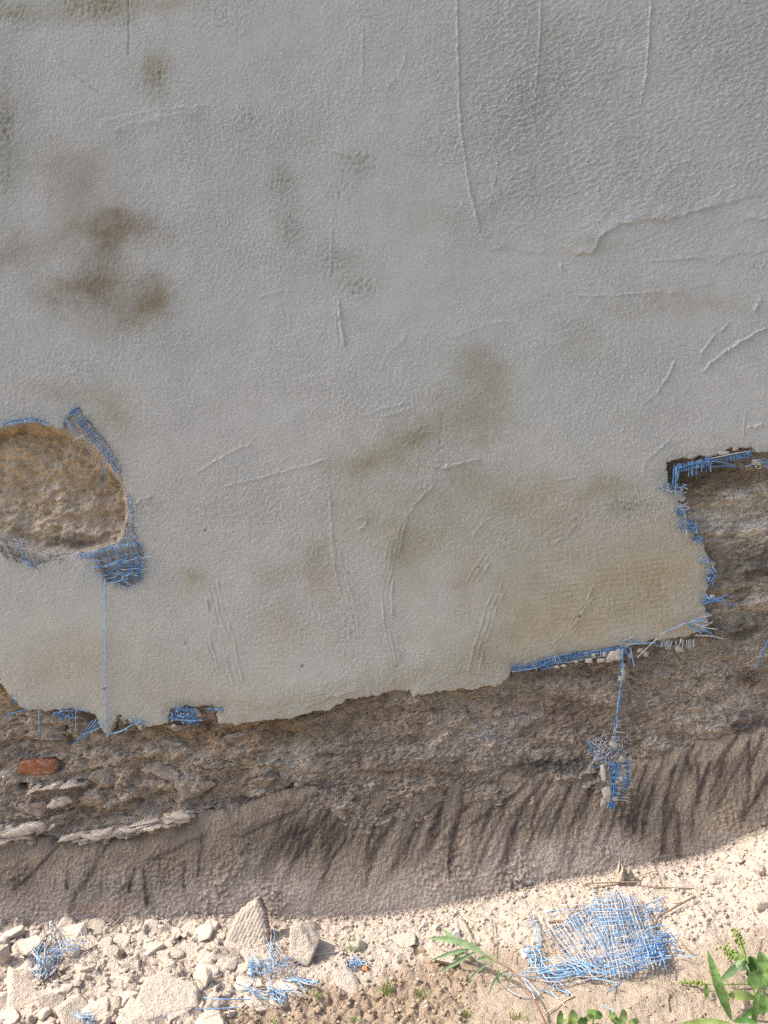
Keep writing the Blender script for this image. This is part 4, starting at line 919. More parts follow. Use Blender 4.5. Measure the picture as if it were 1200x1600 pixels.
def f6(b):
    wall_net(b, [(1052,728),(1112,714),(1112,726),(1052,740)], 16, 3, (6,2,0,0), .05, .06, .0013, .004, 1.5, 25)
    rr = random.Random(26)
    for k in range(34):
        x = 1052+rr.random()*60; y0 = 735-(x-1052)*.2
        wall_strands(b, [[(x,y0-8),(x+rr.uniform(-2,2),y0+rr.uniform(2,16))]], .0009, .004, (5,3,1,0), .8, 100+k)
    wall_strands(b, [[(1054,734),(1080,726),(1120,722),(1152,730)],[(1110,716),(1150,708),(1176,705)],[(1112,720),(1150,712),(1174,708)],[(1052,732),(1052,760)],[(1056,730),(1054,765)],[(1060,732),(1058,752)],[(1112,730),(1132,728),(1150,729)]], .0013, .0, (4,2,1,0), 1, 27)
    wall_net(b, [(1132,712),(1176,704),(1176,714),(1134,722)], 8, 3, (3,3,2,0), .15, .15, .0011, .002, 1.5, 28)
    wall_net(b, [(1172,722),(1215,712),(1215,728),(1174,734)], 8, 3, (3,2,2,0), .15, .3, .0010, .0, 2, 29)
fringe('reinforcing_mesh', 'blue mesh fringe hanging along the top edge of the bare patch on the right', f6)
def f7(b):
    for k, (x, y, w, h) in enumerate([(1040,762,24,10),(1062,765,16,12),(1066,795,14,16),(1074,820,22,14),(1085,825,14,10),(1092,843,12,8),(1103,876,18,6),(1112,895,10,10),(1110,905,10,12)]):
        wall_net(b, [(x-w/2,y-h/2),(x+w/2,y-h/2-1),(x+w/2,y+h/2),(x-w/2,y+h/2)], 4, 4, (3,3,2,0), .1, .5, .0010, -.001, 2.5, 40+k)
fringe('reinforcing_mesh', 'row of small blue mesh ends down the right broken edge', f7)
def f8(b):
    wall_strands(b, [[(1096,936),(1115,934),(1132,936)],[(1096,940),(1130,932)],[(1100,944),(1115,938),(1138,930)],[(1098,932),(1120,942)],[(1104,930),(1112,946)],[(1112,940),(1135,943),(1150,948)],[(1102,928),(1108,938)],[(1103,957),(1108,961)],[(1097,942),(1125,940)]], .0014, -.006, (5,2,0,0), 1.5, 60)
    wall_strands(b, [[(1032,990),(1050,984),(1070,975),(1090,970)],[(1060,978),(1085,972),(1100,968)],[(1070,972),(1085,984),(1112,990)],[(1075,976),(1090,968),(1104,974)],[(1080,980),(1096,990)],[(1085,970),(1100,986)],[(1078,970),(1098,976),(1112,972)],[(1088,992),(1110,995),(1132,997)],[(1090,975),(1115,993)],[(1040,988),(1062,980)],[(1092,966),(1112,962)],[(1084,976),(1104,982),(1120,984)]], .0014, -.010, (1,2,5,0), 2, 61)
fringe('reinforcing_mesh', 'blue and whitish fibre knots at the lower right corner of the render', f8)
def f9(b):
    p = [(800,1045),(830,1042),(860,1034),(890,1028),(930,1021),(976,1015)]
    wall_strands(b, para(p, (-5, -2, 1, 4)), .0012, .0, (5,2,1,0), 2, 62); wall_strands(b, zig(p[1:], 46, 6, 63), .0010, -.002, (5,2,1,0), 1.5, 63)
    wall_strands(b, [[(798,1045),(828,1044)],[(836,1034),(860,1044)],[(838,1044),(862,1032)],[(846,1048),(872,1040)]], .0014, -.004, 0, 1, 64)
    wall_strands(b, [[(970,1002),(1000,1004),(1030,1008)],[(976,1000),(990,996)],[(980,1008),(1025,1004)],[(996,1028),(1012,1010),(1026,998)],[(978,1010),(984,1034)],[(984,1012),(992,1040)]], .0013, -.005, (1,2,3,0), 1.5, 65)
    rr = random.Random(66)
    for k in range(30):
        x = 1032+rr.random()*56; wall_strands(b, [[(x,1002-rr.random()*3),(x+rr.uniform(-4,4),1008+rr.random()*8)]], .0007, -.002, (0,2,4,0), .8, 200+k)
fringe('reinforcing_mesh', 'blue mesh band along the lower edge of the tan stained render', f9)
def brick():
    w, h, d = 0.078, 0.028, 0.03
    x, y, z = wall_pt(60, 1198, 0.020)
    n = 30; u, v = np.meshgrid(np.linspace(-1, 1, n*2), np.linspace(-1, 1, n))
    D, F = ICO[5]; k = np.maximum(np.abs(D[:,0]), np.maximum(np.abs(D[:,1]), np.abs(D[:,2]))); P = D/k[:, None]
    P = P*(1-0.16*(np.linalg.norm(P, axis=1, keepdims=True)-1)/.73) * (1+0.12*noise3(P, 2.9, 3)[:, None]+0.10*noise3(P, 7, 5)[:, None]+0.05*noise3(P, 17, 8)[:, None])
    P = P*np.array((w/2, d/2, h/2)) + np.array((x, y+0.004, z))
    q = sstep(0.18, 0.42, noise3(D, 4.5, 60)+0.35*noise3(D, 16, 61)+0.25*(np.abs(D[:, 0]) > .8))[:, None]
    bc = np.array((0.34, 0.14, 0.075))*(1+0.4*noise3(D, 9, 62)[:, None])*(1-q) + np.array((0.40, 0.34, 0.28))*q
    o = mesh_obj('brick', P, F, M_BRICK, None, True, None, np.clip(bc, .02, .9)); wpart(o, 'red brick end set in the rubble stonework at the left')
brick()
def clod_geo(px, py, w, h, y, seed, m=None):
    x, yy, z = wall_pt(px, py, y); s = FPX/(y-CAM_Y)
    V, F = chunk_geo(w/s, 0.55*(w+h)/2/s, h/s, seed, 3, False, 0.08); V[:, 2] -= h/2/s
    return V + np.array((x, yy, z)), F
b = Bag()
for k, (x, y, w, h) in enumerate([(928,1024,9,8),(945,1022,8,9),(960,1024,26,16),(952,1030,14,10),(900,1034,7,5),(920,1032,12,7),(880,1040,10,5),(870,1042,10,4),(940,1032,16,7),(968,1018,12,10),(985,1024,8,8)]):
    b.add(*clod_geo(x, y, w, h, -0.004, 300+k))
wpart(b.build('plaster_clod', M_CRUMB), 'pale render clods stuck in the blue mesh band')
b = Bag()
for k, (x, y, w, h) in enumerate([(1130,708,20,7),(1150,701,10,8),(1182,722,16,9),(1044,762,12,9),(1113,934,9,9),(1066,780,10,8),(1000,1016,10,7),(1062,1014,14,9),(1010,1022,10,8),(1066,1000,9,7),(220,1136,8,9),(205,1126,10,6),(305,1114,22,16),(342,1110,12,7),(272,1134,8,5)]):
    b.add(*clod_geo(x, y, w, h, 0.002, 330+k))
wpart(b.build('plaster_clod', M_CRUMB), 'small pale render crumbs clinging to the broken edge')

# stones, old mortar flakes and the pale lime ledges set in the bared base
M_STONE = earthy('rubble_stone', (0.45, 0.38, 0.31), 0.28, (50, 240), ((70, 0.006, 0.7), (190, 0.0042, 0.8), (380, 0.002, 0.8)), tint=0.12)
M_LIME = earthy('lime_mortar', (0.60, 0.525, 0.435), 0.15, (50, 260), ((90, 0.004, 0.7), (300, 0.002, 0.8)))
def set_piece(name, px, py, w, h, y, out, seed, mat, ang=0, slab=False, sub=4, rough=0.09):
    x, yy, z = wall_pt(px, py, y); s = FPX/(y-CAM_Y)
    V, F = chunk_geo(w/s, h/s, out, seed, sub, slab, rough)          # z of the lump becomes the way out of the wall
    a = math.radians(ang); P = np.stack([V[:,0]*math.cos(a)-V[:,1]*math.sin(a), -V[:,2]+out*0.5, V[:,0]*math.sin(a)+V[:,1]*math.cos(a)], -1) + np.array((x, yy, z))
    o = mesh_obj(name, P, F[:, ::-1], mat); wpart(o); return o
rs = random.Random(31)
STONES = [(20,1140,60,26),(78,1142,54,22),(135,1175,34,26),(117,1199,26,20),(168,1165,46,24),(215,1168,54,26),(262,1160,50,24),(318,1158,60,24),(380,1152,54,22),(430,1160,50,24),(300,1228,52,40),(250,1200,44,26),(205,1208,40,22),(165,1215,44,26),
  (350,1200,56,30),(400,1190,44,26),(445,1195,48,30),(360,1238,50,24),(410,1222,44,22),(250,1250,46,24),(200,1250,50,26),(150,1250,44,24),(100,1248,44,22),(60,1258,54,24),(15,1256,40,30),(20,1285,50,20),(90,1278,46,18),(140,1285,50,20),(195,1280,48,18),(245,1275,44,14),
  (12,1195,28,30),(10,1228,26,22),(70,1226,44,12),(105,1220,36,12),(185,1140,40,16),(240,1142,46,14),(300,1140,50,14),(480,1180,40,24),(475,1215,44,20),(290,1190,40,20),(320,1260,44,16),(1150,925,34,20),(1180,960,40,20),(1125,960,30,16),(1160,990,50,16),(1105,1000,40,14),(1180,905,30,14)]
for k, (x, y, w, h) in enumerate([q for n_, q in enumerate(STONES) if n_ % 5 in (1, 3) or n_ == 10]):
    set_piece('stone', x+rs.uniform(-6,6), y+rs.uniform(-3,3), w*rs.uniform(1.1,1.6), h*rs.uniform(1.0,1.5), rs.uniform(.032,.040), rs.uniform(.030,.042), 500+k, M_STONE, rs.uniform(-8,26), False, 5, .22)
def lime(poly, n, seed, w=(26, 54), h=(6, 10)):
    rr = random.Random(seed); c = curve(poly, 40); b = Bag()
    for k in range(n):
        p = c[int(rr.random()*(len(c)-1))]; y = rr.uniform(0.008, .020); x, yy, z = wall_pt(p[0]+rr.uniform(-3,3), p[1]+rr.uniform(-2.5,2.5), y); s = FPX/(y-CAM_Y)
        V, F = chunk_geo(rr.uniform(*w)/s, .03, rr.uniform(*h)/s, seed*50+k, 3, False, .12); a = rr.uniform(-.1, .45); V = np.stack([V[:,0]*math.cos(a)-V[:,2]*math.sin(a), V[:,1], V[:,0]*math.sin(a)+V[:,2]*math.cos(a)], -1)
        b.add(V+np.array((x, yy, z)), F)
    wpart(b.build('lime_ledge', M_LIME), 'pale broken lime mortar ledge in the rubble base')
lime([(-10,1304),(20,1306),(45,1300),(76,1290)], 12, 1, (30, 60), (9, 16)); lime([(118,1311),(150,1310),(185,1304),(215,1296),(240,1288),(265,1283),(292,1279)], 22, 2, (26, 56), (6, 11))
lime([(56,1233),(80,1229),(124,1226)], 12, 3, (12, 34), (3, 7)); lime([(75,1262),(95,1256),(108,1250)], 8, 5, (10, 22), (6, 12))

# hanging threads and the hanging scrap: things of their own
def strand_thing(name, pts3, r, mats, m, label, cat, group=None):
    b = Bag(); b.add(*tube_geo(curve(pts3, 24), r, 6), m); return tag(b.build(name, mats), label, cat, group)
GT = 'blue mesh threads hanging down the wall'
strand_thing('hanging_thread', [wall_pt(164,905,-.006), wall_pt(165,960,-.008), wall_pt(165,1030,-.008), wall_pt(166,1090,-.008), wall_pt(167,1152,-.005)], .0013, [M_SKY], 0, 'long straight light blue thread hanging below the round hole', 'thread', GT)
strand_thing('hanging_thread', [wall_pt(133,878,-.005), wall_pt(131,898,-.006), wall_pt(132,912,-.005)], .0009, [M_SKY], 0, 'short faint blue thread left of the long hanging thread', 'thread', GT)
strand_thing('hanging_thread', [wall_pt(1206,985,-.004), wall_pt(1197,1008,-.006), wall_pt(1188,1026,-.006), wall_pt(1179,1046,-.004)], .0013, [M_BLUE], 0, 'short slanting blue thread at the right picture edge', 'thread', GT)
def hanging_scrap():
    t = thing('hanging_mesh_scrap', wall_pt(968, 1030, -0.01), 'frayed blue mesh scrap dangling by a twisted cord over the mortar skirt', 'mesh scrap')
    inv = t.matrix_world.inverted()
    def ch(o): o.parent = t; o.matrix_parent_inverse = inv; return o
    b = Bag(); Y0 = -0.012
    for k, o in enumerate((-1.6, 0, 1.6)):
        b.add(*tube_geo(curve([wall_pt(974+o,1012,Y0), wall_pt(971-o,1050,Y0-.003), wall_pt(967+o,1100,Y0-.004), wall_pt(962-o,1130,Y0-.004), wall_pt(961+o,1160,Y0-.006)], 20), .0011), 0 if k else 1)
    ch(b.build('cord', NET))
    b = Bag(); rr = random.Random(77); Y0 = -0.03
    def st(pts, r=.0011, m=0): b.add(*tube_geo(curve([wall_pt(p[0], p[1], Y0-rr.random()*.012) for p in pts], 10), r), m)
    # tangled pale head
    for k in range(150):
        x = rr.gauss(955, 13); y = rr.gauss(1172, 13); a = rr.gauss(1.9, .7); l = rr.uniform(5, 20)
        st([(x, y), (x+l*.5*math.cos(a)+rr.uniform(-3,3), y+l*.5*math.sin(a)), (x+l*math.cos(a), y+l*math.sin(a))], .0008, pick(rr, (.6,1,8,0)))
    # left arm
    st([(918,1158),(930,1172),(942,1184),(958,1196)], .0013, 1); st([(922,1158),(936,1168),(950,1180)], .0012, 2); st([(916,1166),(922,1160),(926,1178)], .0011, 0); st([(926,1156),(945,1170)], .001, 2)
    for k in range(11):
        x = 926+k*4; y = 1168+k*3.6; st([(x, y), (x-rr.uniform(4,9), y+rr.uniform(6,12))], .0010, pick(rr, (2,2,3,0)))
    # blue body
    for o in (-5,-3,-1,1,3,5,7):
        st([(958+o,1190),(959+o*.9,1215),(957+o*.8,1240),(953+o*.8,1262+rr.uniform(-4,4))], .0013, pick(rr, (6,1,0,0)))
    for o in (0, 2.5, 5):
        st([(974+o,1188),(979+o*.8,1205),(980+o*.6,1222),(978+o*.3,1232)], .0012, pick(rr, (4,2,1,0)))
    for k in range(17):
        y = 1194+k*3.4; st([(952+rr.uniform(-3,2), y), (965, y+rr.uniform(-1,3)), (974+rr.uniform(0,9), y+rr.uniform(0,6))], .0010, pick(rr, (3,2,4,0)))
    for k in range(9):
        a = rr.uniform(-.3, .5); x, y = 972+rr.uniform(-3,6), 1186+k*4; st([(x, y), (x+14*math.cos(a), y+14*math.sin(a))], .0009, 2)
    st([(958,1202),(966,1212)], .002, 2); st([(964,1208),(972,1216)], .0016, 2); st([(980,1186),(992,1188)], .0011, 2)
    ch(b.build('torn_net', NET))
    for k, (x, y, w, h, m) in enumerate([(943,1207,11,27,0),(948,1238,16,20,0),(943,1252,9,12,0),(950,1250,7,8,0),(961,1248,9,7,0),(970,1217,7,8,0),(965,1222,7,6,0),(941,1257,7,6,0),(972,1186,12,10,1),(958,1165,14,12,1),(968,1028,11,8,0),(974,1050,9,13,0),(972,1060,14,7,0),(974,1040,6,6,0)]):
        V, F = clod_geo(x, y, w, h, -0.040 if y > 1100 else -0.014, 400+k)
        ch(mesh_obj('plaster_clod', V, F, M_CRUMB))
hanging_scrap()

# nets lying on the ground
def gpt(px, py, h, G=None): return at(px, py, h, G)
def ground_net(bag, quad, nu, nv, w, miss, over, r, jit, seed, h=(0.004, 0.02), fray=0.35):
    rr = random.Random(seed); q = np.array(quad, float)
    P = lambda u, v: (q[0]*(1-u)+q[1]*u)*(1-v) + (q[3]*(1-u)+q[2]*u)*v
    for horiz, n in ((True, nv), (False, nu)):
        for k in range(n):
            if rr.random() < miss: continue
            c = (k+rr.uniform(.3,.7))/n; a, b_ = -rr.random()*over, 1+rr.random()*over
            if rr.random() < fray: a = rr.uniform(0, .4)
            if rr.random() < fray: b_ = rr.uniform(.6, 1)
            m = pick(rr, w); ln = []
            for t in np.linspace(a, b_, 6):
                u, v = (t, c) if horiz else (c, t); p = P(u, v)
                hump = math.sin(max(0, min(1, u))*math.pi)*math.sin(max(0, min(1, v))*math.pi)
                ln.append(gpt(p[0]+rr.uniform(-jit, jit), p[1]+rr.uniform(-jit, jit), h[0]+(h[1]-h[0])*hump+rr.uniform(0, .0015)+.006, ground_base))
            bag.add(*tube_geo(curve(ln, 20), r), m)
def ground_tangle(bag, n, cx, cy, sx, sy, ang, spread, ln, w, r, seed, h=(0.004, 0.018)):
    rr = random.Random(seed)
    for k in range(n):
        x, y = rr.gauss(cx, sx), rr.gauss(cy, sy); a = math.radians(rr.gauss(ang, spread)); l = rr.uniform(*ln)
        p = [(x-l/2*math.cos(a), y-l/2*math.sin(a)), (x+rr.uniform(-7,7), y+rr.uniform(-5,5)), (x+l/2*math.cos(a), y+l/2*math.sin(a))]
        bag.add(*tube_geo(curve([gpt(q[0], q[1], rr.uniform(*h)) for q in p], 8), r), pick(rr, w))
GN = 'blue mesh scraps lying on the ground'
def heap():
    b = Bag(); W = (1.2,5,4,0)
    ground_net(b, [(852,1452),(945,1406),(985,1500),(905,1526)], 17, 14, W, .04, .08, .0007, .35, 1, (0.006, 0.030), .15)
    ground_net(b, [(925,1394),(1000,1402),(1040,1500),(945,1530)], 15, 19, W, .04, .08, .0007, .35, 2, (0.010, 0.036), .15)
    ground_net(b, [(930,1400),(985,1396),(1000,1440),(935,1440)], 11, 8, (1,3,4,0), .1, .2, .0009, 2, 3, (0.01, 0.03))
    ground_net(b, [(826,1505),(925,1490),(1000,1520),(850,1536)], 12, 7, (2,5,3,0), .1, .15, .0010, 3, 4, (0.006, 0.018))
    ground_net(b, [(990,1470),(1035,1460),(1042,1505),(985,1512)], 9, 9, (4,4,1,0), .05, .2, .0011, 2, 5, (0.006, 0.02))
    ground_net(b, [(828,1440),(852,1436),(858,1478),(838,1480)], 8, 3, (0,1,5,1), .1, .15, .0008, 1.5, 6, (0.006, 0.02))
    ground_net(b, [(822,1480),(842,1478),(848,1510),(826,1508)], 4, 6, (3,4,1,0), .1, .4, .0012, 3, 7, (0.006, 0.014))
    ground_net(b, [(1000,1416),(1030,1404),(1034,1424),(1006,1430)], 4, 4, (2,5,1,0), .1, .4, .0009, 3, 8, (0.004, 0.008))
    ground_tangle(b, 26, 900, 1516, 40, 8, -12, 16, (40, 90), (2,5,2,0), .0009, 9)
    ground_tangle(b, 14, 960, 1480, 30, 30, 70, 30, (20, 50), (1,4,4,0), .0008, 10, (.02, .034))
    ground_tangle(b, 26, 1025, 1470, 14, 26, 10, 30, (16, 40), (3,5,1,0), .0009, 11)
    ground_tangle(b, 20, 925, 1430, 40, 14, -25, 20, (24, 60), (1,3,4,0), .0009, 12)
    ground_tangle(b, 8, 860, 1545, 20, 5, 40, 14, (30, 50), (2,3,3,0), .0010, 13, (.003, .008))
    tag(b.build('ground_mesh_scrap', NET), 'large crumpled blue mesh heap lying on the ground at the right', 'mesh scrap', GN)
heap()
def left_tangle():
    b = Bag(); W = (.4,4,5,0)
    ground_tangle(b, 24, 80, 1492, 7, 9, -55, 18, (22, 46), W, .0007, 21, (.010, .028)); ground_tangle(b, 16, 104, 1476, 12, 6, -14, 12, (24, 46), W, .0006, 22, (.014, .034))
    ground_tangle(b, 11, 60, 1500, 6, 8, 60, 16, (22, 40), W, .0007, 23, (.012, .03)); ground_tangle(b, 14, 88, 1462, 10, 6, -80, 18, (18, 36), (1,2,4,0), .0008, 24, (.014, .04))
    ground_tangle(b, 8, 72, 1518, 6, 4, -60, 8, (16, 26), (0,1,5,0), .0012, 25, (.01, .024))
    tag(b.build('ground_mesh_scrap', NET), 'small pale blue fibre tangle on the rubble at the left by the wall', 'mesh scrap', GN)
left_tangle()
def mid_scrap():
    b = Bag(); W = (1.5,5,4,0)
    ground_tangle(b, 16, 426, 1482, 5, 14, 88, 12, (24, 50), (.6,3,5,0), .0006, 31, (.01, .03)); ground_tangle(b, 14, 440, 1506, 10, 7, -35, 16, (22, 50), W, .0007, 32, (.008, .02))
    ground_net(b, [(388,1494),(420,1500),(418,1520),(390,1520)], 8, 5, (3,3,1,0), .1, .2, .0008, 1.5, 33, (.008, .016))
    ground_tangle(b, 10, 394, 1520, 3, 16, 88, 10, (18, 40), W, .0007, 34, (.006, .016)); ground_tangle(b, 18, 424, 1550, 20, 4, 12, 16, (22, 44), W, .0008, 35, (.008, .022)); ground_tangle(b, 10, 470, 1532, 8, 3, 8, 8, (24, 44), W, .0009, 36, (.008, .014))
    ground_tangle(b, 10, 432, 1556, 6, 5, 80, 20, (12, 26), W, .0010, 37, (.008, .016))
    tag(b.build('ground_mesh_scrap', NET), 'torn blue mesh scrap weighted with three stones below the big leaning stone', 'mesh scrap', GN)
mid_scrap()
def gthread(pts, h, r, mat, label, name='loose_strand', cat='strand', group=None):
    b = Bag(); b.add(*tube_geo(curve([gpt(p[0], p[1], h) for p in pts], 16), r, 5)); return tag(b.build(name, [mat]), label, cat, group)
GL = 'loose blue strands on the rubble'
gthread([(318,1559),(345,1561),(392,1562)], .022, .0010, M_SKY, 'upper of the two straight blue strands across the grey stone', group=GL)
gthread([(306,1577),(340,1576),(374,1574)], .020, .0010, M_SKY, 'lower of the two straight blue strands across the grey stone', group=GL)
gthread([(256,1590),(264,1580),(276,1568)], .010, .0012, M_SKY, 'short blue strand along the right edge of the biggest slab', group=GL)
b = Bag(); ground_tangle(b, 14, 128, 1590, 7, 3, 10, 40, (8, 22), (1,5,3,0), .0009, 41, (.006, .016))
tag(b.build('ground_mesh_scrap', NET), 'tiny blue tuft at the bottom left among the flat slabs', 'mesh scrap', GN)
b = Bag(); ground_tangle(b, 16, 556, 1506, 8, 4, 60, 40, (8, 20), (4,3,1,0), .0009, 42, (.003, .010))
tag(b.build('ground_mesh_scrap', NET), 'tiny blue tuft at the top of the oval pale slab', 'mesh scrap', GN)

# ------------------------------------------------------------------ twigs, straw, husk
GW = 'dry twigs and stalks on the ground'
for pts, h, r, m, lab in [
 ([(914,1381),(950,1379),(1002,1378)], .008, .0016, M_TWIG, 'long thin twig lying level just above the large mesh heap'),
 ([(923,1388),(950,1384),(977,1379)], .006, .0014, M_TWIG, 'shorter twig lying just under the level twig by the wall foot'),
 ([(986,1376),(1000,1368),(1019,1361)], .010, .0018, M_STRAW, 'pale bent stalk right of the dry husk'),
 ([(1022,1450),(1030,1432),(1050,1420),(1087,1400)], .010, .0020, M_TWIG, 'thick brown twig slanting up right of the large mesh heap'),
 ([(1006,1385),(1050,1387),(1080,1388)], .004, .0012, M_TWIG, 'thin twig lying level to the right of the dry husk'),
 ([(719,1429),(732,1452),(744,1480)], .010, .0012, M_TWIG, 'thin dark stalk slanting up behind the grass leaves'),
 ([(769,1436),(771,1465),(772,1496)], .010, .0011, M_TWIG, 'thin upright dark stalk right of the grass leaves'),
 ([(863,1462),(876,1482),(889,1502)], .022, .0020, M_TWIG, 'dark twig poking out of the large mesh heap at its left'),
 ([(858,1442),(868,1440),(880,1440)], .012, .0030, M_TWIG, 'short thick dark stick end at the upper left of the large mesh heap'),
 ([(1064,1472),(1072,1482),(1084,1491)], .004, .0014, M_TWIG, 'short dark twig on bare dirt right of the large mesh heap'),
 ([(192,1429),(184,1438),(175,1447)], .016, .0012, M_STRAW, 'pale straw leaning on the wall foot above the left rubble'),
 ([(78,1441),(79,1455),(80,1470)], .024, .0016, M_DUSTY, 'short upright grey wire behind the left blue tangle'),
 ([(800,1500),(802,1490),(812,1482)], .010, .0010, M_TWIG, 'hair thin bent stalk beside the white shell like chip'),
 ([(1046,1552),(1044,1564),(1046,1580)], .003, .0015, M_TWIG, 'small dark curved twig on the dirt below the large mesh heap'),
 ([(860,1548),(872,1562),(884,1572)], .004, .0012, M_STRAW, 'pale straw below the left end of the large mesh heap'),
 ([(855,1582),(880,1566),(895,1556)], .004, .0012, M_STRAW, 'pale stalk crossing the dirt above the bottom seedlings'),
 ([(1178,1490),(1182,1476),(1186,1462)], .008, .0008, M_STRAW, 'thin dry stem standing above the round leaves at the right edge')]:
    gthread(pts, h, r, m, lab, 'twig', 'twig', GW)
def husk():
    b = Bag(); r = random.Random(3); base = at(972, 1374)
    for (x0, x1, xt, top, dy) in ((958,972,968,1344,0.0),(968,984,970,1346,-.006),(976,994,984,1360,-.010),(962,978,974,1352,-.014)):
        n = 10; V = []
        for i in range(n):
            t = i/(n-1); py = 1378+(top-1378)*t; l = x0+(xt-x0)*t**1.2; rr_ = x1+(xt+3-x1)*t**1.4
            for k in range(5):
                u = k/4; px = l+(rr_-l)*u; d = base[1]+dy-0.010*math.sin(u*math.pi)-0.004*math.sin(9*u+6*t)
                V.append(wall_pt(px, py, d))
        F = np.array([[i*5+k, i*5+k+1, i*5+k+6, i*5+k+5] for i in range(n-1) for k in range(4)])
        b.add(np.array(V), F)
    o = b.build('dry_husk', [M_HUSK]); tag(o, 'pale crumpled dry husk standing against the wall foot', 'dry leaf')
husk()
def flake(px, py, w, lab, mat):
    p = at(px, py, .002); s = ppm(p); n = 9; u, v = np.meshgrid(np.linspace(-1, 1, n), np.linspace(-1, 1, n))
    k = np.sqrt(np.clip(1-v*v*.8, .05, 1)); X_ = u*k*w/2/s; Y_ = v*w*.4/s; Z_ = 0.006*u*u+0.003*np.sin(3*v)+.004*v
    i = np.arange(n*n).reshape(n, n)
    o = mesh_obj('dry_leaf', np.stack([X_.ravel()+p[0], Y_.ravel()+p[1], Z_.ravel()+p[2]], -1), np.stack([i[:-1,:-1], i[:-1,1:], i[1:,1:], i[1:,:-1]], -1).reshape(-1, 4), mat)
    tag(o, lab, 'dry leaf')
flake(654, 1490, 17, 'curled brown dry leaf left of the long grass leaves', M_TWIG)

# ------------------------------------------------------------------ plants
def blade_geo(pts3, w, fold=0.25, prof='blade', n=16):
    c = curve(pts3, n); n = len(c); T = np.gradient(c, axis=0); T /= np.linalg.norm(T, axis=1, keepdims=True)
    view = np.array((0, -1, 0.55)); S = np.cross(T, view); S /= np.maximum(np.linalg.norm(S, axis=1, keepdims=True), 1e-6); N = np.cross(S, T)
    t = np.linspace(0, 1, n)
    if prof == 'blade': k = np.minimum(1, (t+0.12)*3.2)*np.clip(1-t**2.2, 0.02, 1)
    elif prof == 'leaf': k = np.sin(np.clip(t*0.97+0.03, 0, 1)*np.pi)**0.75
    else: k = np.sqrt(np.clip(1-(2*t-1)**2, 0.003, 1))
    V = []; us = (-1, -.5, 0, .5, 1)
    for u in us: V.append(c + S*(u*w/2*k)[:, None] + N*(abs(u)*fold*w/2*k)[:, None])
    V = np.stack(V, 1).reshape(-1, 3)
    F = np.array([[i*5+j, i*5+j+1, i*5+j+6, i*5+j+5] for i in range(n-1) for j in range(4)])
    return V, F
def plant_part(t, name, geos, mat):
    b = Bag()
    for g in geos: b.add(*g)
    o = b.build(name, [mat]); o.parent = t; o.matrix_parent_inverse = t.matrix_world.inverted(); return o
def lf(pts, w, prof='leaf', fold=0.25):
    P = [gpt(*p) for p in pts]; return blade_geo(P, w/ppm(P[0]), fold, prof)
def stem(pts, r): return tube_geo(curve([gpt(*p) for p in pts], 20), r, 6)
# grass like weed on a reddish stalk
t = thing('grass_weed', tuple(at(856, 1606)), 'arching reddish stalk with long narrow grey green leaves left of the mesh heap', 'weed')
plant_part(t, 'stalk', [stem([(856,1608,.002),(846,1585,.014),(830,1555,.028),(808,1524,.040),(786,1508,.046),(760,1494,.046),(745,1487,.044)], np.linspace(.0022, .0011, 22)[:].mean())], M_STALK)
for pts, w in [([(762,1495,.046),(735,1478,.050),(700,1468,.048),(668,1466,.036)], 10), ([(758,1493,.046),(725,1476,.048),(705,1464,.044),(690,1450,.036)], 8), ([(735,1483,.044),(710,1488,.040),(674,1500,.024)], 6),
   ([(742,1487,.042),(715,1503,.030),(680,1522,.012)], 6), ([(728,1482,.040),(718,1492,.032),(706,1502,.020)], 5), ([(785,1508,.046),(765,1497,.046),(744,1500,.038)], 8), ([(768,1502,.040),(745,1518,.024),(728,1538,.008)], 3.5), ([(780,1512,.036),(778,1528,.024),(785,1542,.010)], 3.5), ([(798,1514,.034),(775,1530,.020),(763,1556,.004)], 4), ([(803,1520,.034),(796,1532,.022),(792,1546,.010)], 2.5)]:
    plant_part(t, 'leaf', [lf(pts, w, 'leaf', .35)], M_LEAF_GREY)
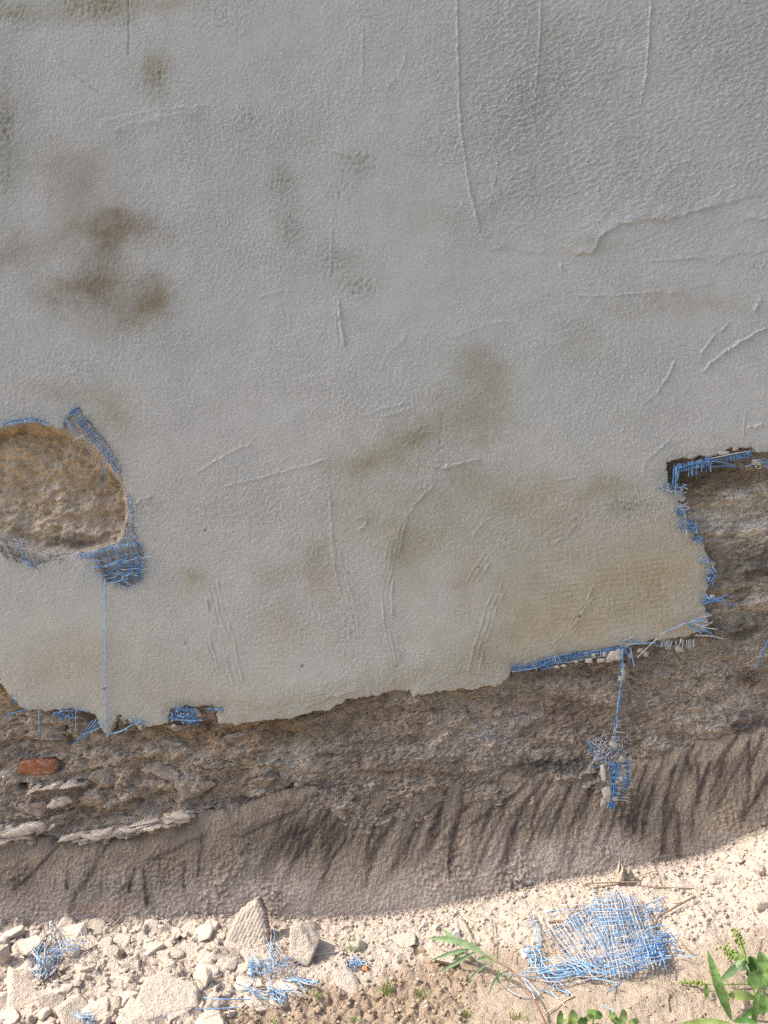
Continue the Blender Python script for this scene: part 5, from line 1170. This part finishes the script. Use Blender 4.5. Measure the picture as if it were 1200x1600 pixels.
# leafy weed at the right edge
t = thing('leafy_weed', tuple(at(1178, 1560)), 'leafy green weed with budding tips growing at the right edge', 'weed')
plant_part(t, 'stem', [stem([(1180,1566,.0),(1177,1540,.02),(1170,1515,.045),(1160,1500,.05)], .0016), stem([(1182,1560,.005),(1172,1539,.02),(1140,1538,.022),(1100,1537,.014),(1062,1534,.006)], .0013), stem([(1172,1520,.03),(1166,1500,.05),(1158,1478,.06),(1150,1455,.064)], .0014)], M_LEAF_PALE)
for pts, w, m, pr in [
   ([(1143,1594,.004),(1130,1560,.035),(1118,1525,.06),(1105,1484,.07)], 17, M_LEAF, 'leaf'), ([(1178,1604,.004),(1180,1575,.03),(1184,1555,.045),(1190,1538,.052)], 11, M_LEAF, 'blade'),
   ([(1182,1560,.02),(1165,1556,.028),(1150,1555,.03),(1136,1556,.026)], 14, M_LEAF_PALE, 'leaf'), ([(1066,1599,.004),(1090,1597,.008),(1115,1596,.012),(1145,1599,.010)], 9, M_LEAF_PALE, 'leaf'), ([(1145,1596,.01),(1165,1594,.02),(1185,1600,.02)], 9, M_LEAF_DARK, 'leaf'),
   ([(1164,1504,.045),(1150,1512,.035),(1138,1522,.024),(1124,1534,.012)], 12, M_LEAF_GREY, 'leaf'), ([(1166,1506,.048),(1160,1500,.05),(1148,1494,.05),(1130,1480,.046)], 13, M_LEAF, 'leaf'), ([(1168,1512,.045),(1158,1508,.05),(1150,1504,.05)], 14, M_LEAF_GREY, 'round'),
   ([(1169,1506,.05),(1162,1488,.056),(1155,1472,.06),(1146,1450,.062)], 9, M_LEAF_PALE, 'leaf'), ([(1172,1520,.03),(1176,1506,.04),(1172,1494,.046)], 16, M_LEAF_DARK, 'round'), ([(1166,1524,.028),(1174,1516,.036),(1180,1502,.04)], 12, M_LEAF_DARK, 'leaf'),
   ([(1193,1524,.045),(1192,1508,.054),(1190,1488,.056)], 21, M_LEAF, 'round'), ([(1192,1524,.046),(1182,1530,.042),(1170,1540,.034)], 24, M_LEAF, 'round'), ([(1192,1522,.046),(1202,1532,.042),(1210,1540,.034)], 22, M_LEAF, 'round'), ([(1190,1553,.03),(1194,1566,.028),(1196,1582,.02)], 24, M_LEAF, 'round'), ([(1196,1550,.03),(1206,1546,.034),(1214,1544,.034)], 12, M_LEAF_PALE, 'leaf'),
   ([(1104,1537,.016),(1104,1550,.012),(1103,1562,.006)], 8, M_LEAF, 'leaf'), ([(1160,1590,.01),(1180,1578,.02),(1200,1580,.02)], 10, M_LEAF_DARK, 'leaf')]:
    plant_part(t, 'leaf', [lf(pts, w, pr, .18)], m)
rr = random.Random(8); geos = []
for (x0,y0,x1,y1,h0,h1,n,sp) in ((1128,1478,1152,1500,.046,.05,52,9),(1146,1450,1158,1472,.062,.058,34,5),(1062,1534,1102,1538,.008,.016,40,3.5)):
    for k in range(n):
        q = rr.random(); p = gpt(x0+(x1-x0)*q+rr.gauss(0, sp*.6), y0+(y1-y0)*q+rr.gauss(0, sp*.6), h0+(h1-h0)*q+rr.uniform(-.004, .006))
        D, F = ICO[1]; s = rr.uniform(1.2, 2.4)/ppm(p); geos.append((D*s*np.array((1, 1, 1.3))+p, F))
plant_part(t, 'buds', geos, M_BUD)
# seedlings along the bottom edge
GS = 'small green seedlings at the bottom edge'
def seedling(px, py, leaves, label):
    t = thing('seedling', tuple(at(px, py)), label, 'seedling', GS)
    plant_part(t, 'stem', [stem([(px, py, 0), (px+1, py-6, .012), (px, py-12, .02)], .0012)], M_LEAF_PALE)
    for (x, y, w, l, a, m) in leaves:
        a = math.radians(a); c = (math.cos(a)*l/2, -math.sin(a)*l/2)
        plant_part(t, 'leaf', [lf([(x-c[0], y-c[1], .02), (x, y, .028), (x+c[0], y+c[1], .024)], w, 'round', .2)], m)
seedling(884, 1606, [(875,1592,10,26,80,M_LEAF),(896,1590,16,22,80,M_LEAF_PALE),(887,1597,9,14,150,M_LEAF_PALE),(908,1597,10,14,60,M_LEAF)], 'bright green seedling left of the three at the bottom edge')
seedling(926, 1600, [(929,1585,13,26,-12,M_LEAF),(920,1590,9,16,40,M_LEAF_PALE),(914,1596,9,12,70,M_LEAF)], 'seedling with one broad flat leaf between the other two at the bottom edge')
seedling(966, 1604, [(958,1588,13,22,110,M_LEAF_PALE),(974,1589,13,22,75,M_LEAF_PALE),(965,1597,12,16,90,M_LEAF),(990,1597,10,16,20,M_LEAF_PALE)], 'pale green seedling right of the three at the bottom edge')
def tuft(px, py, n, h, label, seed, m=M_LEAF_PALE, sp=8):
    r = random.Random(seed); t = Bag()
    for k in range(n):
        x = px+r.gauss(0, sp*.5); y = py+r.gauss(0, sp*.25); hh = h*r.uniform(.5, 1.1); p = at(x, y); dx = r.gauss(0, .006)
        V, F = blade_geo([p, p+np.array((dx*.4, -.002, hh*.6)), p+np.array((dx*1.4, r.gauss(-.002, .004), hh))], .0016, .2, 'blade', 6); t.add(V, F)
    tag(t.build('grass_tuft', [m]), label, 'grass tuft', 'small grass tufts sprouting from the soil')
tuft(605, 1556, 26, .030, 'densest grass tuft sprouting beside the earthy clod', 1)
tuft(655, 1560, 14, .022, 'thin grass tuft right of the densest tuft on the soil', 2)
tuft(727, 1588, 12, .012, 'tiny yellow green tuft below the grass leaves on the soil', 3, M_BUD)
tuft(497, 1556, 14, .012, 'short grass tuft right of the middle mesh scrap', 4)
tuft(552, 1598, 12, .012, 'short grass tuft at the bottom edge below the oval slab', 5)
tuft(551, 1484, 18, .026, 'faint pale grass tuft in front of the greenish block', 6, M_LEAF_PALE, 10)
tuft(428, 1600, 10, .012, 'tiny grass tuft at the bottom edge below the middle mesh scrap', 7)
tuft(808, 1592, 22, .012, 'low yellow green moss like tuft left of the reddish stalk', 8, M_BUD, 14)
